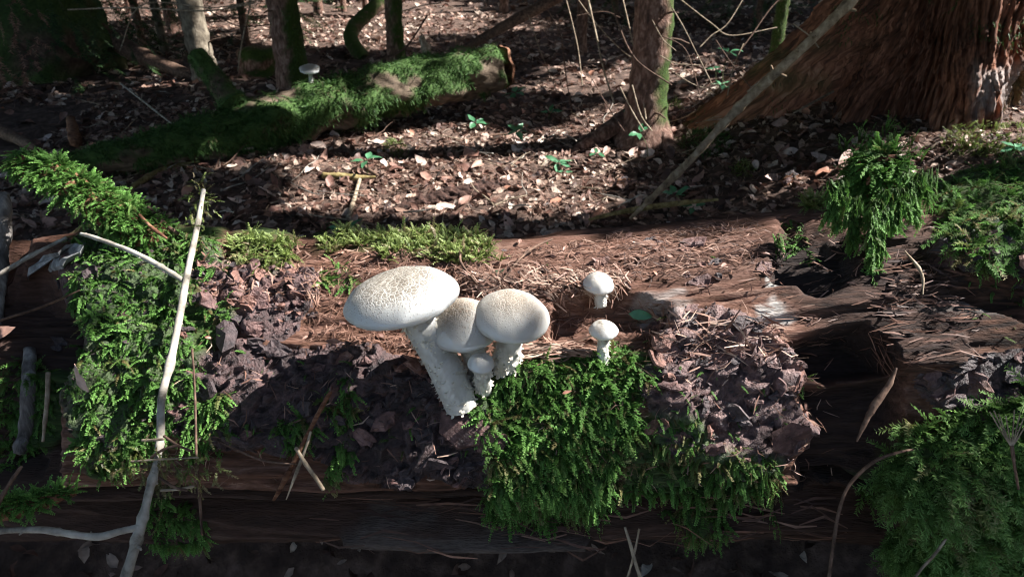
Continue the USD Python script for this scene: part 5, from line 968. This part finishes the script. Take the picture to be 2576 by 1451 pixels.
floor_chunk('dead_branch', 'long grey branch lying level below the sunlit end of the moss cover', [(300, 450), (380, 410), (460, 402), (560, 396), (640, 392)], [9, 12, 12, 10, 7], 'grey_stick', 407, 'branch', n=50, knots=5, offset=.03)
floor_chunk('dead_branch', 'yellowish curved branch under the long grey branch', [(318, 490), (370, 455), (430, 428), (505, 412)], [14, 20, 20, 8], 'yellow_stick', 408, 'branch', bump=.25, n=40)
floor_chunk('dead_branch', 'thin stick slanting down to the long grey branch from the shaded litter', [(310, 240), (370, 290), (430, 340), (495, 388)], [6, 7, 6, 4], 'grey_stick', 409, 'branch', n=30, offset=.06)
floor_chunk('mossy_stick', 'dark mossy stick slanting in at the far left edge', [(-40, 330), (0, 345), (50, 368), (100, 392)], [40, 42, 40, 26], 'brown_stick', 410, 'branch', bump=.25, n=30, offset=.03, sides=14)
floor_chunk('rotten_peg', 'upright rotten reddish peg rising from the left end of the diagonal log', [(196, 378), (190, 350), (182, 318)], [40, 38, 28], 'red_wood', 411, 'snag', bump=.3, n=20, offset=.03, sides=14)
floor_chunk('dead_branch', 'dark slim branch under the broad leaved seedling', [(1145, 362), (1210, 350), (1290, 345), (1360, 372)], [6, 9, 9, 6], 'brown_stick', 412, 'branch', n=30)
floor_chunk('dead_branch', 'pale stick leaning before the dark base of the stump', [(1990, 320), (2030, 298), (2090, 265)], [6, 7, 7], 'pale_stick', 413, 'branch', n=20, offset=.05)
hull_chunk('bark_chunk', 'reddish splintered bark chunk lying left of the trunk knob', (1985, 458), (.045, .028, .024), 414, az=.6)
floor_chunk('rotten_branch', 'old yellowish wood strip lying along the far edge of the trunk', [(1480, 600), (1560, 580), (1680, 560), (1800, 548)], [10, 18, 20, 10], 'yellow_stick', 415, 'branch', bump=.3, n=40, offset=.06)
MARKS = [(900, 440, 'the yellowish stick'), (1280, 355, 'the stalked seedling'), (990, 380, 'the pale dry moss tuft'), (1120, 500, 'the dark rotten branch piece'), (1268, 552, 'the small bark chunk'), (1570, 468, 'the big bark chunk'), (1500, 370, 'the spruce root'), (1405, 415, 'the rosette seedling'), (650, 340, 'the sunlit moss slope'), (430, 405, 'the long grey branch'), (190, 350, 'the rotten peg'), (520, 170, 'the pale barked trunk'), (737, 215, 'the dark mossy trunk'), (1250, 190, 'the sawn log end'), (1612, 352, 'the reddish spruce'), (1650, 490, 'the leaning pole foot'), (1900, 380, 'the stump base'), (1985, 458, 'the splintered bark chunk'), (1196, 315, 'the broad leaved seedling'), (120, 178, 'the leafy mound'), (650, 190, 'the low mossy stump'), (1003, 150, 'the slim mossy trunk'), (200, 480, 'the mossy branch stub'), (1050, 570, 'the sunlit moss cushion'), (1465, 130, 'the drooping twigs')]
def beside(u, v):
    k = min(range(len(MARKS)), key=lambda i: (MARKS[i][0] - u) ** 2 + (2.2 * (MARKS[i][1] - v)) ** 2); du, dv = u - MARKS[k][0], 2.2 * (v - MARKS[k][1])
    r_ = 'far ' if math.hypot(du, dv) > 110 else 'close '
    return r_ + ('right of ' if du > abs(dv) else 'left of ' if -du > abs(dv) else 'in front of ' if dv > 0 else 'behind ') + MARKS[k][2]
# fallen leaves: the large ones one by one
rng = np.random.default_rng(909); nleaf = 0
spots = [(1240, 375), (1330, 390), (1300, 385), (1060, 415), (1075, 455), (1480, 382), (1020, 420), (990, 430), (1180, 395), (830, 470), (1880, 345), (1985, 390), (1895, 335), (2020, 330), (1960, 385), (1500, 550), (1480, 545), (1150, 545), (1120, 530), (650, 470), (80, 575), (130, 570), (160, 300), (480, 190), (560, 300), (1180, 240), (1040, 280), (700, 330)]
names_c = ['dark brown', 'reddish brown', 'mid brown', 'tan', 'pale buff', 'rusty']
forms = ['curled', 'flat', 'crumpled', 'half buried', 'upturned', 'narrow', 'broad', 'split']
while nleaf < 285:
    if nleaf < len(spots): u, v = spots[nleaf]
    else:
        v = 180 + 440 * rng.random() ** .85; u = rng.uniform(0, 2150)
    p = hit_floor(np.float64(u), np.float64(v)); dd_ = project(p)[2]
    lp_, ln_, ok = hit_log(u, v)
    if ok or (u > 1750 and v < 250): nleaf += 0; 
    if (ok and nleaf >= len(spots)) or (u > 1800 and v < 260): continue
    L = rng.uniform(.045, .078) if nleaf >= len(spots) else rng.uniform(.06, .085); ci = rng.choice(6, p=[.2, .2, .2, .16, .12, .12])
    vv, ff = leaf_vf(L, L * rng.uniform(.42, .6), rng, .5, n=7, fold=rng.uniform(-.1, .35)); n = unit(np.array([0, -.25, 1.0]) + rng.normal(0, .42, 3)); M = frame(n, rng.uniform(0, 6.28)); form = ('upturned' if n[2] < .78 else 'flat' if np.ptp(vv[:, 2]) < .25 * L else 'curled') + (' large' if L > .068 else ' small' if L < .054 else '')
    zone = 'in the sunny litter' if v > 330 and 700 < u < 1600 else 'below the stump root' if u >= 1600 else 'in the shaded litter at left' if u < 700 else 'behind the mossy log' if v < 210 else 'beside the mossy log'
    obj('dead_leaf', (vv @ M.T + p + [0, 0, .012], ff), LEAVES[ci], None, f'{form} {names_c[ci]} dead leaf {beside(u, v)}', 'leaf', 'dead leaves on the forest floor'); nleaf += 1
# the countless rest
def litter(n, ulo, uhi, vlo, vhi, Lr, power=1.0, seed=0):
    rng = np.random.default_rng(seed); U = rng.uniform(ulo, uhi, n); W = vlo + (vhi - vlo) * rng.random(n) ** power; P = hit_floor(U, W); return P, rng
b = Bag(); LV = [leaf_vf(1, .5, np.random.default_rng(s), .6, n=5) for s in range(8)]
def scatter_leaves(P, rng, L0, L1, tilt=.5, tint=(0, 1)):
    n = len(P); L = rng.uniform(L0, L1, n); N = unit(np.array([0, -.1, 1.0]) + rng.normal(0, tilt, (n, 3))); az = rng.uniform(0, 6.28, n); X = np.stack([np.cos(az), np.sin(az), 0 * az], 1); X = unit(X - (X * N).sum(1)[:, None] * N); Yv = np.cross(N, X); w = rng.integers(0, 8, n); tn = rng.uniform(*tint, n) ** 1.3
    for k, (v, f) in enumerate(LV):
        s = w == k; m_ = s.sum()
        Wv = P[s][:, None] + L[s][:, None, None] * (v[None, :, :1] * X[s][:, None] + v[None, :, 1:2] * Yv[s][:, None] + v[None, :, 2:] * N[s][:, None]) + np.array([0, 0, .006])
        b.add(Wv.reshape(-1, 3), (f[None] + (np.arange(m_) * len(v))[:, None, None]).reshape(-1, 3), tint=np.repeat(tn[s], len(v)))
def world_scatter(n, x0, x1, y0, y1, seed, power=1.0):
    rng = np.random.default_rng(seed); x = rng.uniform(x0, x1, n); y = y0 + (y1 - y0) * rng.random(n) ** power; return np.stack([x, y, floor_h(x, y)], 1), rng
P, r_ = world_scatter(13000, -2.0, 1.8, 1.3, 3.6, 1); scatter_leaves(P, r_, .014, .056)
P, r_ = world_scatter(10000, -4.5, 4, 3.6, 7, 2); scatter_leaves(P, r_, .035, .075)
P, r_ = world_scatter(6000, -8, 8, 7, 14, 3); scatter_leaves(P, r_, .05, .10)
P, r_ = world_scatter(1200, -1.2, 1.2, .2, 1.2, 4); scatter_leaves(P, r_, .02, .045)
obj('leaf_litter', b.mesh(), 'litter_leaf', None, 'countless small dead leaves and leaf scraps carpeting the forest floor', 'leaf litter', kind='stuff', smooth=False, attrs=b.attrs())
b = Bag()
P, r_ = world_scatter(26000, -1.9, 1.8, 1.3, 3.5, 5); strips(b, P, np.tile([0, 0, 1.0], (len(P), 1)) + 0, .03, .0018, r_, None, 1.0, .010, .25)
P, r_ = world_scatter(7000, -4, 4, 3.5, 7, 6); strips(b, P, np.tile([0, 0, 1.0], (len(P), 1)), .06, .003, r_, None, 1.0, .015, .25)
obj('needle_litter', b.mesh(), 'needle_brown', None, 'brown needles and twiglets strewn over the forest floor', 'needles', kind='stuff', smooth=False, attrs=b.attrs())
# twigs lying about
zone_t = lambda u, v: 'on the sunny litter' if u > 780 and v > 330 else 'in the shaded litter' if u < 780 else 'beyond the mossy log'
rng = np.random.default_rng(1010)
for i in range(120):
    u, v = rng.uniform(150, 1800), 190 + 380 * rng.random() ** .8
    if hit_log(u, v)[2]: continue
    p = hit_floor(np.float64(u), np.float64(v)); L = rng.uniform(.06, .22); a_ = rng.uniform(0, 3.14); t = np.linspace(-.5, .5, 5)
    q = p + np.stack([np.cos(a_) * t * L, np.sin(a_) * t * L, 0 * t], 1) + rng.normal(0, L * .03, (5, 3)); q[:, 2] = floor_h(q[:, 0], q[:, 1]) + .012 + np.abs(rng.normal(0, .012)) + t * rng.normal(0, .04)
    r_0 = rng.uniform(.0012, .0034); obj('fallen_twig', tube(smooth_path(q, 14), np.linspace(r_0, r_0 * .5, 14), 6), ('grey_stick', 'brown_stick', 'pale_stick')[i % 3], None, f'{("short", "long")[int(L > .14)]} {("thin", "thick")[int(r_0 > .0022)]} {("grey", "dark brown", "pale")[i % 3]} twig {beside(u, v)}', 'twig', 'small twigs lying on the forest floor')
# ------------------------------------------------------------------ the canopy overhead that dapples the light
SX = unit(np.cross([0, 0, 1.0], SUN)); SY = np.cross(SUN, SX)
def sun2(P): P = np.asarray(P, float); return np.stack([P @ SX, P @ SY], -1)
rng = np.random.default_rng(1111)
lit = []       # (2-D point across the sun's direction, radius): where the photograph shows sun
def lit_patch(cu, cv, ru, rv, rad=.03, n=None, surf='hit', dep_=None, keep=1.0):
    n = n or int(max(4, ru * rv / 260)); t = rng.random(n) * 6.283; s = np.sqrt(rng.random(n))
    for k in range(n):
        if rng.random() > keep: continue
        u, v = cu + ru * s[k] * math.cos(t[k]), cv + rv * s[k] * math.sin(t[k])
        P = at(u, v, dep_) if surf == 'at' else hit_floor(np.float64(u), np.float64(v)) if surf == 'floor' else hit(u, v)
        lit.append((*sun2(P), rad))
for q in [(650, 640, 150, 40), (880, 640, 160, 45), (1100, 620, 150, 50), (560, 700, 60, 50), (760, 720, 110, 40), (1300, 670, 150, 40), (1480, 650, 120, 40), (1680, 620, 140, 30), (1800, 835, 170, 45), (1720, 830, 90, 40), (1880, 830, 80, 40), (1920, 765, 50, 25), (1540, 920, 110, 50), (1600, 960, 50, 40), (860, 790, 90, 40), (1300, 880, 40, 14), (1560, 1140, 20, 30), (1740, 1120, 40, 20), (2270, 670, 60, 30), (2560, 1040, 50, 40), (2440, 690, 60, 14), (1148, 1000, 26, 18), (330, 590, 110, 30), (480, 625, 70, 35), (520, 900, 18, 14), (1660, 800, 40, 20), (2090, 800, 40, 12)]: lit_patch(*q, rad=.022)
lit_patch(340, 650, 120, 60, .03, 30, keep=.6); lit_patch(300, 860, 90, 130, .03, 30, keep=.4); lit_patch(2450, 520, 90, 60, .03, 26, keep=.6); lit_patch(150, 470, 110, 45, .03, 20, 'at', .8, .6); lit_patch(1000, 725, 140, 55, .05, 70, 'at', d1 - .05); lit_patch(1290, 775, 95, 50, .06, 50, 'at', d1 - .03); lit_patch(1165, 805, 60, 40, .03, 14, 'at', d1 - .02, .8); lit_patch(1270, 905, 25, 30, .012, 8, 'at', d1 - .01)
lit_patch(2440, 1160, 130, 140, .024, 50, keep=.55); lit_patch(1506, 715, 42, 30, .03, 12, 'at', d5); lit_patch(1518, 825, 38, 25, .015, 12, 'at', d6 - .01)
for a_, b_ in (((505, 490), (470, 690)), ((462, 740), (428, 915))):
    for t in np.linspace(0, 1, 12): lit.append((*sun2(at(a_[0] + (b_[0] - a_[0]) * t, a_[1] + (b_[1] - a_[1]) * t, .79 - .09 * (a_[1] > 700) - .06 * t)), .045))
lit_patch(2305, 470, 45, 70, .02, 24, 'at', .80); lit_patch(2205, 650, 25, 70, .012, 10, 'at', .775); lit_patch(2200, 400, 60, 40, .012, 8, 'at', .81)
for q in [(920, 440, 170, 60), (1120, 330, 130, 40), (1340, 400, 230, 65), (1500, 330, 110, 45), (1250, 480, 240, 55), (1040, 490, 190, 55), (1450, 520, 120, 35), (800, 520, 60, 30), (1940, 440, 110, 35), (1700, 450, 60, 25), (1560, 280, 60, 20), (2470, 345, 110, 40), (2000, 465, 60, 15), (1820, 215, 50, 14), (1500, 420, 120, 40)]: lit_patch(*q, rad=.045, surf='floor', keep=.8)
for q in [(330, 22, 130, 22), (570, 45, 28, 34), (500, 12, 80, 12), (1060, 22, 100, 20), (780, 92, 50, 14), (1250, 45, 110, 14), (950, 98, 40, 10), (1460, 230, 60, 14)]: lit_patch(*q, rad=.07, surf='floor', keep=.5, n=22)
lit_patch(650, 320, 80, 50, .09, 40, 'at', 2.80); lit_patch(920, 180, 80, 22, .06, 30, 'at', 3.02); lit_patch(1050, 185, 60, 20, .06, 14, 'at', 3.12)
for (tp, z0_, z1_, r_) in ((T5, .06, 1.0, .12), (T6, .0, 1.0, .07), (T1, .28, .5, .04)):
    for z_ in np.arange(z0_, z1_, .03): lit.append((*sun2(tp[1] + [.03, 0, z_]), r_))
lit_patch(2510, 240, 80, 140, .10, 60, 'at', 2.28)
for dd_ in (2.35, 2.5, 2.65, 2.8): lit_patch(2520, 240, 75, 140, .13, 50, 'at', dd_)
lit_patch(2490, 355, 90, 35, .08, 30, 'floor')
for t in np.linspace(0, 1, 40):
    if math.sin(t * 17) > -.4: lit.append((*sun2(at(1640 + 460 * t, 500 - 470 * t, 1.82 - .25 * t)), .05))
lit = np.array(lit); LT = cKDTree(lit[:, :2])
# prototypes: leafy branch clumps
def clump(rng, size, n, bl, bw):
    V, Fc, t = [], [], []
    for k in range(n):
        p = rng.normal(0, .38, 3) * size * np.array([1, 1, .4]); o = unit(rng.normal(0, 1, 3) * [1, 1, .6]); w = unit(np.cross(o, rng.normal(0, 1, 3))) * bw
        i = len(V); V += [p - w * .3, p + o * bl * .5 + w, p + o * bl, p + o * bl * .5 - w]; Fc += [[i, i + 1, i + 2], [i, i + 2, i + 3]]; t += [rng.random()] * 4
    return np.array(V), np.array(Fc), np.array(t)
CAN = '/World/overhanging_boughs'
pi = UsdGeom.PointInstancer.Define(stage, CAN); tag(pi.GetPrim(), 'leafy boughs overhead that break the sunlight into patches', 'boughs', kind='stuff')
protos = []
for i, (sz, n, bl, bw) in enumerate([(.46, 70, .30, .075), (.46, 70, .30, .075), (.10, 26, .06, .016), (.10, 26, .06, .016)]):
    v, f, t = clump(rng, sz, n, bl, bw); protos.append(obj('bough', (v, f), 'canopy_leaf', CAN, smooth=False, attrs={'tint': t}))
pi.CreatePrototypesRel().SetTargets([Sdf.Path(p) for p in protos])
pos, idx, scl = [], [], []
def blocked(Q, extra):
    """no lit place within reach of its shadow"""
    dd, k = LT.query(sun2(Q), k=12); k = np.clip(k, 0, len(lit) - 1)
    return (dd > lit[k, 2] + extra).all(1)
# broad roof
n = 2700; r_ = 15 * np.sqrt(rng.random(n)); a_ = rng.random(n) * 6.283
Q = np.stack([r_ * np.cos(a_) + 1, r_ * np.sin(a_) + 4, 3.4 + 4.0 * rng.random(n)], 1); k = blocked(Q, .62) & ((Q[:, 1] > -.5) | (rng.random(n) < .48)); pos.append(Q[k]); idx.append(rng.integers(0, 2, k.sum())); scl.append(rng.uniform(.8, 1.3, k.sum()))
n = 9500; T_ = np.stack([rng.uniform(-9, 9, n), rng.uniform(3.9, 15, n), np.zeros(n)], 1); Q = T_ + SUN * rng.uniform(4.5, 7.5, (n, 1)); k = blocked(Q, .60) & (rng.random(n) < .8); pos.append(Q[k]); idx.append(rng.integers(0, 2, k.sum())); scl.append(rng.uniform(.8, 1.2, k.sum()))
# walls of foliage all round, down to the ground behind what is seen
n = 3000; a_ = rng.random(n) * 6.283; r_ = rng.uniform(13, 17, n); Q = np.stack([r_ * np.cos(a_) + 1, r_ * np.sin(a_) + 4, 5.5 * rng.random(n) + .3], 1); k = blocked(Q, .40) & ~((Q[:, 1] > 4) & (Q[:, 2] < 1.2)) & ((Q[:, 1] > 0) | (rng.random(n) < .48)); pos.append(Q[k]); idx.append(rng.integers(0, 2, k.sum())); scl.append(rng.uniform(.9, 1.5, k.sum()))
# fine twigs close over the scene, sharper shade
n = 95000; T_ = np.stack([rng.uniform(-2.8, 2.4, n), rng.uniform(.3, 3.9, n), np.full(n, .3)], 1); Q = T_ + SUN * rng.uniform(2.2, 4.2, (n, 1)); k = blocked(Q, .085); k[rng.random(n) > .42] = False
pos.append(Q[k]); idx.append(rng.integers(2, 4, k.sum())); scl.append(rng.uniform(.7, 1.4, k.sum()))
pos, idx, scl = np.vstack(pos), np.concatenate(idx), np.concatenate(scl)
# none of it may hang inside the picture
pu, pv, pz = project(pos); ins = (pz > 0) & (pu > -150) & (pu < 2726) & (pv > -150) & (pv < 1600); pos, idx, scl = pos[~ins], idx[~ins], scl[~ins]
q = unit(rng.normal(0, 1, (len(pos), 4)) * [1, .25, .25, 1])
pi.CreatePositionsAttr(Vt.Vec3fArray.FromNumpy(pos.astype(np.float32))); pi.CreateProtoIndicesAttr(Vt.IntArray.FromNumpy(idx.astype(np.int32)))
pi.CreateScalesAttr(Vt.Vec3fArray.FromNumpy(np.repeat(scl[:, None], 3, 1).astype(np.float32)))
pi.CreateOrientationsAttr(Vt.QuathArray([Gf.Quath(float(a), float(b), float(c), float(d)) for a, b, c, d in q]))
print('lit', len(lit), 'boughs', len(pos))
